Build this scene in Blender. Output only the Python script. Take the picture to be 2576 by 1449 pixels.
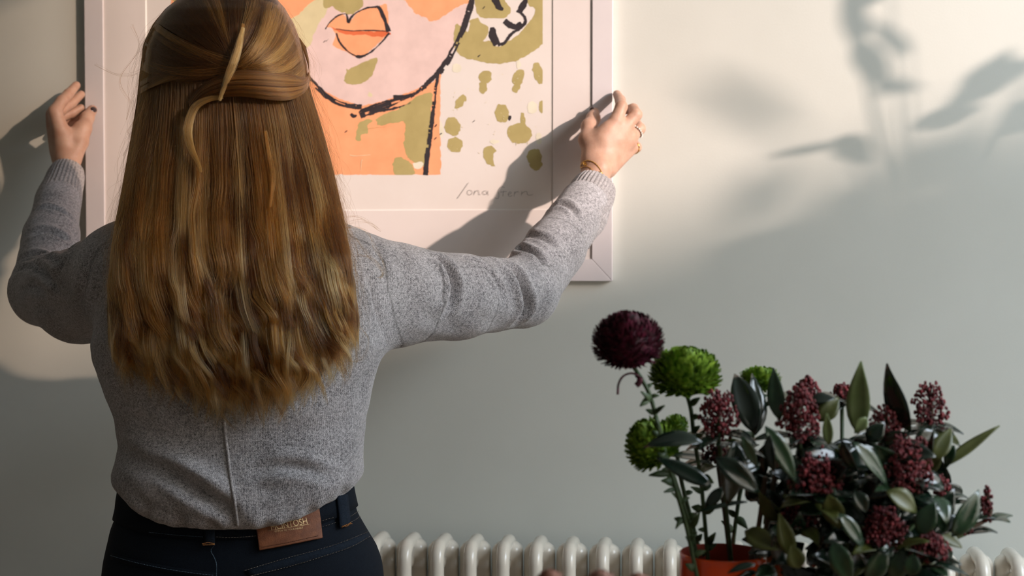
import bpy, bmesh, math, random
import numpy as np
import openvdb as vdb
from mathutils import Vector, Matrix, noise as mnoise
from mathutils.bvhtree import BVHTree
from mathutils.geometry import tessellate_polygon

for o in list(bpy.data.objects): bpy.data.objects.remove(o)
scene = bpy.context.scene
COL = scene.collection
PI = math.pi
random.seed(7); RNG = np.random.default_rng(7)

# ------------------------------------------------------------------ camera
FPX = 3578.0                                  # 50 mm lens on the 2576 px wide frame
CAM = Vector((0.0, -2.45, 1.31))
VPX, VPY = 1750.0, 620.0                      # where the wall's normal vanishes
psi = math.atan((VPX-1288)/FPX); theta = math.atan((724.5-VPY)/FPX*math.cos(psi))
cd = Vector((-math.sin(psi)*math.cos(theta), math.cos(psi)*math.cos(theta), -math.sin(theta)))
cam_data = bpy.data.cameras.new('camera'); cam = bpy.data.objects.new('camera', cam_data); COL.objects.link(cam)
cam.location = CAM; cam.rotation_euler = cd.to_track_quat('-Z', 'Y').to_euler()
cam_data.sensor_width = 36; cam_data.lens = 36*FPX/2576; cam_data.clip_start = 0.05
cam_data.dof.use_dof = True; cam_data.dof.focus_distance = 1.95; cam_data.dof.aperture_fstop = 5.0
scene.camera = cam
CR = cd.to_track_quat('-Z', 'Y').to_matrix()
# ------------------------------------------------------------------ light
SV = Vector((1.45, -1.0, 0.50)); SUNV = SV.normalized()     # towards the sun
world = bpy.data.worlds.new('world'); scene.world = world; world.use_nodes = True
bg = world.node_tree.nodes['Background']; bg.inputs[0].default_value = (0.83, 0.94, 1.06, 1); bg.inputs[1].default_value = 9.2
sl = bpy.data.lights.new('sun', 'SUN'); sl.energy = 5.2; sl.color = (1.0, 0.78, 0.68); sl.angle = math.radians(1.1)
so = bpy.data.objects.new('sun', sl); COL.objects.link(so); so.rotation_euler = SUNV.to_track_quat('Z', 'Y').to_euler(); so.location = (6, -6, 4)
WX = 1.5; WY0, WY1, WZ0, WZ1 = -2.75, -0.52, 0.75, 2.78       # the window opening in the right wall
pl = bpy.data.lights.new('window_portal', 'AREA'); pl.shape = 'RECTANGLE'; pl.size = WY1-WY0; pl.size_y = WZ1-WZ0
pl.cycles.is_portal = True
po = bpy.data.objects.new('window_portal', pl); COL.objects.link(po); po.location = (WX+0.16, (WY0+WY1)/2, (WZ0+WZ1)/2)
po.rotation_euler = (PI/2, 0, PI/2)
scene.view_settings.view_transform = 'Standard'; scene.view_settings.look = 'None'
scene.view_settings.gamma = 1.0; scene.view_settings.use_curve_mapping = False
scene.view_settings.exposure = 0.0

# ------------------------------------------------------------------ helpers
def ray(px, py):
    return (CR @ Vector(((px-1288)/FPX, -(py-724.5)/FPX, -1.0))).normalized()
def P(px, py, Y):
    d = ray(px, py); t = (Y-CAM.y)/d.y
    return CAM + d*t
def proj(p):
    q = CR.transposed() @ (Vector(p)-CAM)
    return 1288+FPX*q.x/-q.z, 724.5-FPX*q.y/-q.z
def interp(x, xs, ys): return np.interp(x, xs, ys)
WLOC = {}
def tag(o, label=None, cat=None, group=None, kind=None):
    if label: o['label'] = label
    if cat: o['category'] = cat
    if group: o['group'] = group
    if kind: o['kind'] = kind
    return o
def empty(name, loc, label=None, cat=None, group=None):
    o = bpy.data.objects.new(name, None); COL.objects.link(o); o.location = loc; o.empty_display_size = 0.05
    WLOC[o.name] = Vector(loc); return tag(o, label, cat, group)
def link(name, data, parent=None):
    o = bpy.data.objects.new(name, data); COL.objects.link(o); WLOC[o.name] = Vector((0, 0, 0))
    if parent is not None:
        o.parent = parent; o.location = -WLOC.get(parent.name, Vector((0, 0, 0)))
    return o
def new_mesh(name, verts, faces, mat=None, smooth=True, mats=None, midx=None):
    me = bpy.data.meshes.new(name)
    if isinstance(verts, np.ndarray): verts = verts.tolist()
    if isinstance(faces, np.ndarray): faces = faces.tolist()
    me.from_pydata(verts, [], faces)
    if smooth: me.polygons.foreach_set('use_smooth', [True]*len(me.polygons))
    for m in (mats or ([mat] if mat else [])): me.materials.append(m)
    if midx is not None: me.polygons.foreach_set('material_index', midx)
    me.update(); return me
def frame_of(d, up=Vector((0, 0, 1))):
    d = Vector(d).normalized()
    if abs(d.dot(up)) > 0.96: up = Vector((0, 1, 0))
    a = d.cross(up).normalized(); return a, a.cross(d).normalized(), d
class MB:
    def __init__(s): s.v = []; s.f = []; s.m = []
    def add(s, vs, fs, mi=0):
        n = len(s.v); s.v += [tuple(v) for v in vs]; s.f += [tuple(i+n for i in f) for f in fs]; s.m += [mi]*len(fs)
    def box(s, lo, hi, mi=0):
        x0, y0, z0 = lo; x1, y1, z1 = hi
        s.add([(x0,y0,z0),(x1,y0,z0),(x1,y1,z0),(x0,y1,z0),(x0,y0,z1),(x1,y0,z1),(x1,y1,z1),(x0,y1,z1)],
              [(0,3,2,1),(4,5,6,7),(0,1,5,4),(1,2,6,5),(2,3,7,6),(3,0,4,7)], mi)
    def obox(s, c, a, b, n, mi=0):
        c = Vector(c); a = Vector(a); b = Vector(b); n = Vector(n)
        vs = [c+a*i+b*j+n*k for k in (-1, 1) for (i, j) in ((-1,-1),(1,-1),(1,1),(-1,1))]
        s.add(vs, [(0,3,2,1),(4,5,6,7),(0,1,5,4),(1,2,6,5),(2,3,7,6),(3,0,4,7)], mi)
    def tube(s, pts, rad, seg=8, cap=True, closed=False, flat=1.0, up=None, mi=0):
        pts = [Vector(p) for p in pts]; n = len(pts)
        if not hasattr(rad, '__len__'): rad = [rad]*n
        vs = []; prev = up
        for i, p in enumerate(pts):
            a = pts[(i-1) % n] if (closed or i > 0) else pts[0]; b = pts[(i+1) % n] if (closed or i < n-1) else pts[-1]
            d = (b-a).normalized()
            if prev is None: x, y, _ = frame_of(d)
            else:
                x = (prev-d*prev.dot(d)); x = x.normalized() if x.length > 1e-6 else frame_of(d)[0]; y = d.cross(x)
            prev = x
            for k in range(seg):
                t = 2*PI*k/seg; vs.append(p+(x*math.cos(t)+y*math.sin(t)*flat)*rad[i])
        fs = [(i*seg+k, i*seg+(k+1) % seg, ((i+1) % n)*seg+(k+1) % seg, ((i+1) % n)*seg+k) for i in range(n if closed else n-1) for k in range(seg)]
        if cap and not closed: fs += [tuple(range(seg))[::-1], tuple((n-1)*seg+k for k in range(seg))]
        s.add(vs, fs, mi)
    def ball(s, c, r, rot=None, nu=10, nv=6, mi=0):
        c = Vector(c); r = r if hasattr(r, '__len__') else (r, r, r); vs = []
        for j in range(nv+1):
            ph = PI*j/nv
            for i in range(nu if 0 < j < nv else 1):
                t = 2*PI*i/nu; v = Vector((r[0]*math.sin(ph)*math.cos(t), r[1]*math.sin(ph)*math.sin(t), r[2]*math.cos(ph)))
                vs.append(c+(rot @ v if rot else v))
        fs = [(0, 1+i, 1+(i+1) % nu) for i in range(nu)]
        for j in range(nv-2):
            for i in range(nu):
                a = 1+j*nu; b = a+nu; fs.append((a+i, b+i, b+(i+1) % nu, a+(i+1) % nu))
        last = len(vs)-1; a = 1+(nv-2)*nu; fs += [(last, a+(i+1) % nu, a+i) for i in range(nu)]
        s.add(vs, fs, mi)
    def lathe(s, prof, c, seg=48, mi=0):
        c = Vector(c); vs = [c+Vector((r*math.cos(2*PI*k/seg), r*math.sin(2*PI*k/seg), z)) for r, z in prof for k in range(seg)]
        s.add(vs, [(i*seg+k, i*seg+(k+1) % seg, (i+1)*seg+(k+1) % seg, (i+1)*seg+k) for i in range(len(prof)-1) for k in range(seg)], mi)
    def grid(s, pts, mi=0, flip=False):       # pts[i][j]
        h = len(pts); w = len(pts[0]); vs = [p for r in pts for p in r]
        fs = [(i*w+j, i*w+j+1, (i+1)*w+j+1, (i+1)*w+j) for i in range(h-1) for j in range(w-1)]
        s.add(vs, [f[::-1] for f in fs] if flip else fs, mi)
    def slab(s, pts, nrm, th, mi=0):          # a grid with thickness along nrm (per point or one)
        h = len(pts); w = len(pts[0]); N = (lambda i, j: nrm[i][j]) if isinstance(nrm, list) else (lambda i, j: Vector(nrm))
        n = h*w; vs = [pts[i][j] for i in range(h) for j in range(w)]+[pts[i][j]-N(i, j)*th for i in range(h) for j in range(w)]
        fs = []
        for i in range(h-1):
            for j in range(w-1):
                q = (i*w+j, i*w+j+1, (i+1)*w+j+1, (i+1)*w+j); fs += [q, tuple(x+n for x in q[::-1])]
        bd = [j for j in range(w)]+[i*w+w-1 for i in range(1, h)]+[(h-1)*w+j for j in range(w-2, -1, -1)]+[i*w for i in range(h-2, 0, -1)]
        for a, b in zip(bd, bd[1:]+bd[:1]): fs.append((b, a, a+n, b+n))
        s.add(vs, fs, mi)
    def mesh(s, name, mats, smooth=True):
        mats = mats if isinstance(mats, (list, tuple)) else [mats]
        return new_mesh(name, s.v, s.f, smooth=smooth, mats=mats, midx=s.m)
    def build(s, name, mats, parent=None, smooth=True, **kw):
        o = link(name, s.mesh(name, mats, smooth), parent)
        if smooth == 'auto': pass
        return tag(o, **kw)
def bevel(o, w=0.002, seg=2):
    m = o.modifiers.new('bevel', 'BEVEL'); m.width = w; m.segments = seg; m.limit_method = 'ANGLE'; m.harden_normals = False
    return o

# ------------------------------------------------------------------ materials
def nodes_of(name):
    m = bpy.data.materials.new(name); m.use_nodes = True; nt = m.node_tree
    return m, nt, nt.nodes['Principled BSDF']
def mat(name, col, rough=0.5, col2=None, nscale=30, bump=0.0, bscale=200, metallic=0.0, spec=0.5, sheen=0, coat=0, sss=0, detail=3, lo=0.35, hi=0.65, trans=0):
    m, nt, b = nodes_of(name); b.inputs['Roughness'].default_value = rough; b.inputs['Metallic'].default_value = metallic
    b.inputs['Specular IOR Level'].default_value = spec; b.inputs['Base Color'].default_value = (*col, 1)
    if sheen: b.inputs['Sheen Weight'].default_value = sheen; b.inputs['Sheen Roughness'].default_value = 0.5
    if coat: b.inputs['Coat Weight'].default_value = coat; b.inputs['Coat Roughness'].default_value = 0.08
    if sss: b.inputs['Subsurface Weight'].default_value = sss; b.inputs['Subsurface Radius'].default_value = (0.012, 0.004, 0.002); b.inputs['Subsurface Scale'].default_value = 0.6
    if trans: b.inputs['Transmission Weight'].default_value = trans
    tc = nt.nodes.new('ShaderNodeTexCoord')
    if col2 is not None:
        n = nt.nodes.new('ShaderNodeTexNoise'); n.inputs['Scale'].default_value = nscale; n.inputs['Detail'].default_value = detail
        r = nt.nodes.new('ShaderNodeValToRGB'); r.color_ramp.elements[0].position = lo; r.color_ramp.elements[1].position = hi
        r.color_ramp.elements[0].color = (*col, 1); r.color_ramp.elements[1].color = (*col2, 1)
        nt.links.new(tc.outputs['Object'], n.inputs['Vector']); nt.links.new(n.outputs['Fac'], r.inputs[0]); nt.links.new(r.outputs[0], b.inputs['Base Color'])
    if bump:
        n = nt.nodes.new('ShaderNodeTexNoise'); n.inputs['Scale'].default_value = bscale; n.inputs['Detail'].default_value = 4
        bp = nt.nodes.new('ShaderNodeBump'); bp.inputs['Strength'].default_value = bump; bp.inputs['Distance'].default_value = 0.001
        nt.links.new(tc.outputs['Object'], n.inputs['Vector']); nt.links.new(n.outputs['Fac'], bp.inputs['Height']); nt.links.new(bp.outputs[0], b.inputs['Normal'])
    return m
M = {}
M['wall'] = mat('wall_paint', (0.60, 0.615, 0.565), 0.75, (0.62, 0.635, 0.585), 6, bump=0.12, bscale=260, spec=0.25)
M['plain'] = mat('room_paint', (0.30, 0.30, 0.28), 0.9, (0.31, 0.31, 0.29), 6)
M['brick'] = mat('outside_render', (0.35, 0.30, 0.25), 0.9, (0.30, 0.25, 0.2), 8)
M['floor'] = mat('floor_wood', (0.36, 0.20, 0.10), 0.5, (0.30, 0.16, 0.08), 12)
M['frame'] = mat('frame_white', (0.70, 0.655, 0.665), 0.42, (0.72, 0.675, 0.68), 20, bump=0.02, bscale=400)
M['gap'] = mat('mitre_gap', (0.25, 0.22, 0.2), 0.8)
M['mat'] = mat('mat_board', (0.74, 0.675, 0.64), 0.8, (0.76, 0.695, 0.66), 15, bump=0.05, bscale=700)
M['core'] = mat('mat_core', (0.82, 0.78, 0.73), 0.8)
M['paper'] = mat('print_paper', (0.76, 0.70, 0.65), 0.8, (0.78, 0.725, 0.68), 12, bump=0.05, bscale=700)
M['rad'] = mat('radiator_enamel', (0.74, 0.69, 0.60), 0.22, (0.72, 0.67, 0.58), 30, coat=0.4)
M['skin'] = mat('skin', (0.46, 0.265, 0.185), 0.5, (0.53, 0.33, 0.24), 55, bump=0.25, bscale=420, sss=0.25, spec=0.4)
M['nail'] = mat('nail_polish', (0.022, 0.008, 0.010), 0.15, coat=0.5)
M['gold'] = mat('gold', (0.83, 0.52, 0.14), 0.25, metallic=1.0)
M['silver'] = mat('old_silver', (0.25, 0.2, 0.15), 0.3, metallic=1.0)
M['stone'] = mat('clear_stone', (0.8, 0.78, 0.74), 0.08, spec=1.0)
M['denim'] = mat('dark_denim', (0.0018, 0.0035, 0.0075), 0.85, (0.0055, 0.011, 0.020), 900, bump=0.6, bscale=1500, lo=0.3, hi=0.75, spec=0.2)
M['denim2'] = mat('denim_worn_edge', (0.004, 0.008, 0.015), 0.85, (0.013, 0.022, 0.038), 500, bump=0.6, bscale=1500, lo=0.3, hi=0.75, spec=0.2)
M['thread'] = mat('pale_thread', (0.36, 0.30, 0.24), 0.8)
M['thread_o'] = mat('orange_thread', (0.62, 0.26, 0.07), 0.7)
M['thread_b'] = mat('blue_thread', (0.12, 0.2, 0.27), 0.8)
M['leather'] = mat('tan_leather', (0.15, 0.043, 0.013), 0.6, (0.22, 0.072, 0.024), 120, bump=0.5, bscale=700)
M['leather_d'] = mat('leather_stitch', (0.09, 0.025, 0.01), 0.7)
M['foil'] = mat('gold_foil', (0.85, 0.62, 0.33), 0.4, metallic=0.4)
M['vase'] = mat('orange_glaze', (0.86, 0.085, 0.012), 0.16, (0.80, 0.07, 0.010), 10, coat=0.6)
M['vase_in'] = mat('vase_inside', (0.35, 0.03, 0.01), 0.5)
M['glass_d'] = mat('green_glass', (0.03, 0.07, 0.03), 0.1, coat=0.5)
M['stem'] = mat('stem_green', (0.025, 0.055, 0.016), 0.5, (0.06, 0.10, 0.035), 80)
M['stem_b'] = mat('stem_brown', (0.06, 0.045, 0.02), 0.6, (0.10, 0.05, 0.03), 80)
M['leaf_dark'] = mat('leaf_dark', (0.004, 0.013, 0.008), 0.22, (0.008, 0.020, 0.011), 60, bump=0.2, bscale=120, coat=0.5)
M['leaf_mid'] = mat('leaf_mid', (0.012, 0.036, 0.016), 0.26, (0.022, 0.052, 0.022), 60, bump=0.2, bscale=120, coat=0.5)
M['leaf_pale'] = mat('leaf_pale', (0.12, 0.17, 0.055), 0.45, (0.17, 0.22, 0.09), 60, bump=0.2, bscale=120)
M['leaf_olive'] = mat('leaf_olive', (0.05, 0.06, 0.012), 0.4, (0.08, 0.09, 0.02), 60, bump=0.2, bscale=120)
M['mum_red'] = mat('bloom_maroon', (0.030, 0.002, 0.006), 0.6, (0.15, 0.008, 0.040), 160, lo=0.4, hi=0.68)
M['mum_green'] = mat('bloom_green', (0.085, 0.19, 0.012), 0.55, (0.28, 0.44, 0.04), 130)
M['bud'] = mat('bud_red', (0.05, 0.006, 0.010), 0.5, (0.26, 0.026, 0.034), 220, lo=0.38, hi=0.64)
M['bud_hi'] = mat('bud_stalk', (0.16, 0.03, 0.03), 0.5)
M['rose'] = mat('rose_dusty', (0.30, 0.165, 0.125), 0.7, (0.25, 0.10, 0.06), 40)
M['rose2'] = mat('rose_tan', (0.42, 0.24, 0.09), 0.6, (0.36, 0.17, 0.07), 40)
M['table'] = mat('table_wood', (0.20, 0.12, 0.07), 0.4, (0.15, 0.09, 0.05), 15)
M['pot'] = mat('clay_pot', (0.32, 0.13, 0.07), 0.8)
M['shoe'] = mat('black_shoe', (0.015, 0.015, 0.016), 0.4)
M['iris'] = mat('eye', (0.7, 0.68, 0.64), 0.1)
M['haircore'] = mat('hair_core', (0.022, 0.012, 0.006), 0.7, (0.045, 0.024, 0.011), 60, spec=0.15)
# paints of the print
for k, c in dict(orange=(0.90, 0.38, 0.185), pink=(0.74, 0.56, 0.52), olive=(0.42, 0.345, 0.135), lime=(0.66, 0.58, 0.34), black=(0.022, 0.016, 0.02),
                 red=(0.70, 0.15, 0.05), cream=(0.74, 0.70, 0.56), haze=(0.70, 0.62, 0.40)).items():
    M['p_'+k] = mat('paint_'+k, c, 0.8, tuple(min(1, x*1.10+0.01) for x in c), 45, bump=0.05, bscale=700, lo=0.3, hi=0.7)
M['pencil'] = mat('pencil', (0.22, 0.20, 0.19), 0.8)

def knit_material(name, dark, light, attr=True):
    m, nt, b = nodes_of(name); L = nt.links.new; N = nt.nodes.new
    b.inputs['Roughness'].default_value = 0.95; b.inputs['Specular IOR Level'].default_value = 0.1
    b.inputs['Sheen Weight'].default_value = 0.35; b.inputs['Sheen Roughness'].default_value = 0.6
    tc = N('ShaderNodeTexCoord')
    def noise(s, d, rough=0.6):
        n = N('ShaderNodeTexNoise'); n.inputs['Scale'].default_value = s; n.inputs['Detail'].default_value = d; n.inputs['Roughness'].default_value = rough
        L(tc.outputs['Object'], n.inputs['Vector']); return n.outputs['Fac']
    def math_(op, a, c=None, v=None):
        n = N('ShaderNodeMath'); n.operation = op
        for i, x in enumerate((a, c, v)):
            if x is None: continue
            if isinstance(x, (int, float)): n.inputs[i].default_value = x
            else: L(x, n.inputs[i])
        return n.outputs[0]
    f1 = noise(950, 3, 0.8); f2 = noise(300, 3); f3 = noise(14, 2)
    s = math_('ADD', math_('MULTIPLY', f1, 0.62), math_('ADD', math_('MULTIPLY', f2, 0.28), math_('MULTIPLY', f3, 0.10)))
    r = N('ShaderNodeValToRGB'); e = r.color_ramp.elements; e[0].position = 0.415; e[1].position = 0.60
    e[0].color = (*dark, 1); e[1].color = (*light, 1); mid = e.new(0.5); mid.color = (*[(x*0.9+y*1.0)/2 for x, y in zip(dark, light)], 1)
    L(s, r.inputs[0]); L(r.outputs[0], b.inputs['Base Color'])
    h = math_('MULTIPLY', f1, 0.7)
    if attr:
        at = N('ShaderNodeAttribute'); at.attribute_name = 'knit'; sx = N('ShaderNodeSeparateXYZ'); L(at.outputs['Vector'], sx.inputs[0])
        u = math_('MULTIPLY', sx.outputs[0], 1/0.0021); v = math_('MULTIPLY', sx.outputs[1], 1/0.0019)
        tri = math_('ABSOLUTE', math_('SUBTRACT', math_('FRACT', u), 0.5))
        chev = math_('SINE', math_('MULTIPLY', math_('ADD', v, tri), 2*PI))
        rib = math_('MULTIPLY', tri, 1.8)
        h = math_('ADD', h, math_('ADD', math_('MULTIPLY', chev, 0.16), math_('MULTIPLY', rib, 0.35)))
    bp = N('ShaderNodeBump'); bp.inputs['Strength'].default_value = 0.75; bp.inputs['Distance'].default_value = 0.0011
    L(h, bp.inputs['Height']); L(bp.outputs[0], b.inputs['Normal'])
    return m
M['knit'] = knit_material('grey_knit', (0.060, 0.058, 0.062), (0.69, 0.67, 0.695))
M['cuffknit'] = knit_material('grey_rib_knit', (0.11, 0.10, 0.10), (0.58, 0.55, 0.555), attr=False)

def hair_material():
    m = bpy.data.materials.new('hair_strands'); m.use_nodes = True; nt = m.node_tree; nt.nodes.clear()
    out = nt.nodes.new('ShaderNodeOutputMaterial'); h = nt.nodes.new('ShaderNodeBsdfHairPrincipled'); a = nt.nodes.new('ShaderNodeAttribute'); a.attribute_name = 'tint'
    h.parametrization = 'COLOR'; nt.links.new(a.outputs['Color'], h.inputs['Color'])
    h.inputs['Roughness'].default_value = 0.32; h.inputs['Radial Roughness'].default_value = 0.5; h.inputs['Random Roughness'].default_value = 0.2
    nt.links.new(h.outputs[0], out.inputs[0]); return m
M['hair'] = hair_material()

# ------------------------------------------------------------------ signed distance fields
class Field:
    def __init__(s, lo, hi, vox):
        s.lo = np.array(lo, float); s.v = vox; s.n = np.ceil((np.array(hi)-s.lo)/vox).astype(int)+1
        s.a = np.full(s.n, 0.06, np.float32)
    def sub(s, lo, hi):
        i0 = np.clip(np.floor((np.array(lo)-s.lo)/s.v).astype(int), 0, s.n); i1 = np.clip(np.ceil((np.array(hi)-s.lo)/s.v).astype(int)+1, 0, s.n)
        sl_ = tuple(slice(a, b) for a, b in zip(i0, i1))
        g = [s.lo[k]+s.v*np.arange(i0[k], i1[k]) for k in range(3)]
        return sl_, g[0][:, None, None].astype(np.float32), g[1][None, :, None].astype(np.float32), g[2][None, None, :].astype(np.float32)
    def union(s, sl_, d, k):
        a = s.a[sl_]
        if k > 0:
            h = np.maximum(k-np.abs(a-d), 0)/k; s.a[sl_] = np.minimum(a, d)-h*h*k*0.25
        else: s.a[sl_] = np.minimum(a, d)
    def cut(s, sl_, d, k):                      # smooth intersection with d<0
        a = s.a[sl_]; h = np.maximum(k-np.abs(a-d), 0)/k; s.a[sl_] = np.maximum(a, d)+h*h*k*0.25
    rs = 1.0
    def capsule(s, p, q, r0, r1, k=0.01, flat=None):
        r0 *= s.rs; r1 *= s.rs
        p = np.array(p, float); q = np.array(q, float); m = max(r0, r1)+max(k, 3*s.v)+0.012
        sl_, X, Y, Z = s.sub(np.minimum(p, q)-m, np.maximum(p, q)+m)
        ax = q-p; L2 = ax@ax; t = np.clip(((X-p[0])*ax[0]+(Y-p[1])*ax[1]+(Z-p[2])*ax[2])/L2, 0, 1)
        dx, dy, dz = X-p[0]-t*ax[0], Y-p[1]-t*ax[1], Z-p[2]-t*ax[2]
        if flat is not None:                     # flat=(direction, factor): thinner along the direction
            n = np.array(flat[0], float); n /= np.linalg.norm(n); c = dx*n[0]+dy*n[1]+dz*n[2]; e = (1/flat[1]-1)
            dx, dy, dz = dx+c*n[0]*e, dy+c*n[1]*e, dz+c*n[2]*e
        s.union(sl_, np.sqrt(dx*dx+dy*dy+dz*dz)-(r0+(r1-r0)*t), k)
    def ellipsoid(s, c, r, k=0.01, R=None):
        c = np.array(c, float); r = np.array(r, float); m = r.max()+max(k, 3*s.v)+0.01
        sl_, X, Y, Z = s.sub(c-m, c+m); X, Y, Z = X-c[0], Y-c[1], Z-c[2]
        if R is not None:
            R = np.array(R.transposed()); X, Y, Z = (R[i, 0]*X+R[i, 1]*Y+R[i, 2]*Z for i in range(3))
        q0 = np.sqrt((X/r[0])**2+(Y/r[1])**2+(Z/r[2])**2); q1 = np.sqrt((X/r[0]**2)**2+(Y/r[1]**2)**2+(Z/r[2]**2)**2)+1e-6
        s.union(sl_, np.clip(q0*(q0-1)/q1, -0.2, 0.2), k)
    def stack(s, zs, cx, a, cy, b, k=0.01, p=2.4, grow=0.0, zlo=None, zhi=None):
        o = np.argsort(zs); zs, cx, a, cy, b = (np.array(t, float)[o] for t in (zs, cx, a, cy, b))
        zlo = zs[0] if zlo is None else zlo; zhi = zs[-1] if zhi is None else zhi
        m = 0.04+max(k, 3*s.v); sl_, X, Y, Z = s.sub((float((cx-a).min())-m, float((cy-b).min())-m, zlo-m), (float((cx+a).max())+m, float((cy+b).max())+m, zhi+m))
        CX, A, CY, B = (np.interp(Z, zs, t).astype(np.float32) for t in (cx, a+grow, cy, b+grow))
        q = (np.abs((X-CX)/A)**p+np.abs((Y-CY)/B)**p)**(1/p); d = (q-1)*np.minimum(A, B)
        dz = np.maximum(zlo-Z, Z-zhi); kk = 0.02; h = np.maximum(kk-np.abs(d-dz), 0)/kk; d = np.maximum(d, dz)+h*h*kk*0.25
        s.union(sl_, d, k)
    def polys(s):
        g = vdb.FloatGrid(0.06); g.copyFromArray(s.a); pts, tri, quad = g.convertToPolygons(isovalue=0.0, adaptivity=0.0)
        v = pts.astype(float)*s.v+s.lo; q = quad.astype(np.int64)
        # outward orientation check on the first faces
        c = v[q].mean(1); n = np.cross(v[q[:, 1]]-v[q[:, 0]], v[q[:, 2]]-v[q[:, 0]]); nl = np.linalg.norm(n, axis=1)+1e-12
        idx = np.clip(np.round((c+n/nl[:, None]*s.v*0.9-s.lo)/s.v).astype(int), 0, s.n-1); idx2 = np.clip(np.round((c-n/nl[:, None]*s.v*0.9-s.lo)/s.v).astype(int), 0, s.n-1)
        if (s.a[tuple(idx.T)]-s.a[tuple(idx2.T)]).mean() < 0: q = q[:, ::-1]
        return v, q
def vnormals(v, q):
    n = np.zeros_like(v); fn = np.cross(v[q[:, 2]]-v[q[:, 0]], v[q[:, 3]]-v[q[:, 1]])
    for k in range(4): np.add.at(n, q[:, k], fn)
    return n/(np.linalg.norm(n, axis=1)[:, None]+1e-12)
def laplace(v, q, it=1, f=0.5):
    e = np.concatenate([q[:, [0, 1]], q[:, [1, 2]], q[:, [2, 3]], q[:, [3, 0]]]); e = np.concatenate([e, e[:, ::-1]])
    cnt = np.bincount(e[:, 0], minlength=len(v))[:, None]
    for _ in range(it):
        s = np.stack([np.bincount(e[:, 0], weights=v[e[:, 1], k], minlength=len(v)) for k in range(3)], 1); v = v+(s/np.maximum(cnt, 1)-v)*f
    return v
def bvh_of(v, q): return BVHTree.FromPolygons([tuple(x) for x in v.tolist()], [tuple(x) for x in q.tolist()])
def hit(b, px, py, off=0.0):
    d = ray(px, py); loc, n, i, t = b.ray_cast(CAM, d)
    if loc is None: return None, None
    if n.dot(d) > 0: n = -n
    return loc+n*off, n
def resample(pts, step):
    pts = np.array(pts, float); seg = np.linalg.norm(np.diff(pts, axis=0), axis=1); s = np.concatenate([[0], np.cumsum(seg)])
    n = max(2, int(round(s[-1]/step))+1); t = np.linspace(0, s[-1], n); return np.stack([np.interp(t, s, pts[:, k]) for k in range(pts.shape[1])], 1)
def catmull(pts, n=8):
    pts = [np.array(p, float) for p in pts]; pts = [2*pts[0]-pts[1]]+pts+[2*pts[-1]-pts[-2]]; out = []
    for i in range(1, len(pts)-2):
        a, b, c, d = pts[i-1:i+3]
        for j in range(n):
            t = j/n; out.append(0.5*((2*b)+(c-a)*t+(2*a-5*b+4*c-d)*t*t+(3*b-a-3*c+d)*t**3))
    out.append(pts[-2]); return np.array(out)

# ------------------------------------------------------------------ the room
def struct(name, mb, m, parent=None): return tag(mb.build(name, m, parent, smooth=False), kind='structure')
CEIL = 3.1; LX = -2.6; BY = -4.6
b = MB(); b.box((LX-0.15, 0, 0), (WX+0.15, 0.15, CEIL)); struct('wall_back', b, M['wall'])
b = MB(); b.box((LX-0.15, BY-0.15, -0.1), (WX+0.15, 0.15, 0)); struct('floor', b, M['floor'])
b = MB(); b.box((LX-0.15, BY-0.15, CEIL), (WX+0.15, 0.15, CEIL+0.1)); struct('ceiling', b, M['plain'])
b = MB(); b.box((LX-0.15, BY, 0), (LX, 0, CEIL)); struct('wall_left', b, M['plain'])
b = MB(); b.box((LX-0.15, BY-0.15, 0), (WX+0.15, BY, CEIL)); struct('wall_front', b, M['plain'])
b = MB(); b.box((WX, BY, 0), (WX+0.15, 0, WZ0)); b.box((WX, BY, WZ1), (WX+0.15, 0, CEIL)); b.box((WX, BY, WZ0), (WX+0.15, WY0, WZ1)); b.box((WX, WY1, WZ0), (WX+0.15, 0, WZ1))
struct('wall_right', b, M['wall'])
wf = MB(); wf.box((WX+0.06, WY0, WZ0), (WX+0.11, WY0+0.04, WZ1)); wf.box((WX+0.06, WY1-0.04, WZ0), (WX+0.11, WY1, WZ1)); wf.box((WX+0.06, WY0+0.04, WZ1-0.04), (WX+0.11, WY1-0.04, WZ1)); wf.box((WX+0.06, WY0+0.04, WZ0), (WX+0.11, WY1-0.04, WZ0+0.05))
struct('window_1', wf, M['frame'])
b = MB(); b.box((LX, -0.018, 0), (WX, 0, 0.14)); b.box((LX, -0.012, 0.14), (WX, 0, 0.155)); struct('baseboard_back', b, M['frame'])
# unseen wall added outside; its sloped top cuts the low sun
q = P(1650, 590, 0.0); zt = q.z+(9.0-q.x)*SUNV.z/SUNV.x
b = MB(); pr = [(-22, -3), (2, -3), (2, zt), (-6.2, zt), (-9.0, zt+0.11*2.8), (-22, zt)]; n_ = len(pr)
b.add([(9.0, y, z) for y, z in pr]+[(9.4, y, z) for y, z in pr], [tuple(range(n_))[::-1], tuple(range(n_, 2*n_))]+[(i, (i+1) % n_, n_+(i+1) % n_, n_+i) for i in range(n_)]); struct('wall_sun_cut', b, M['brick'])
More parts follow.
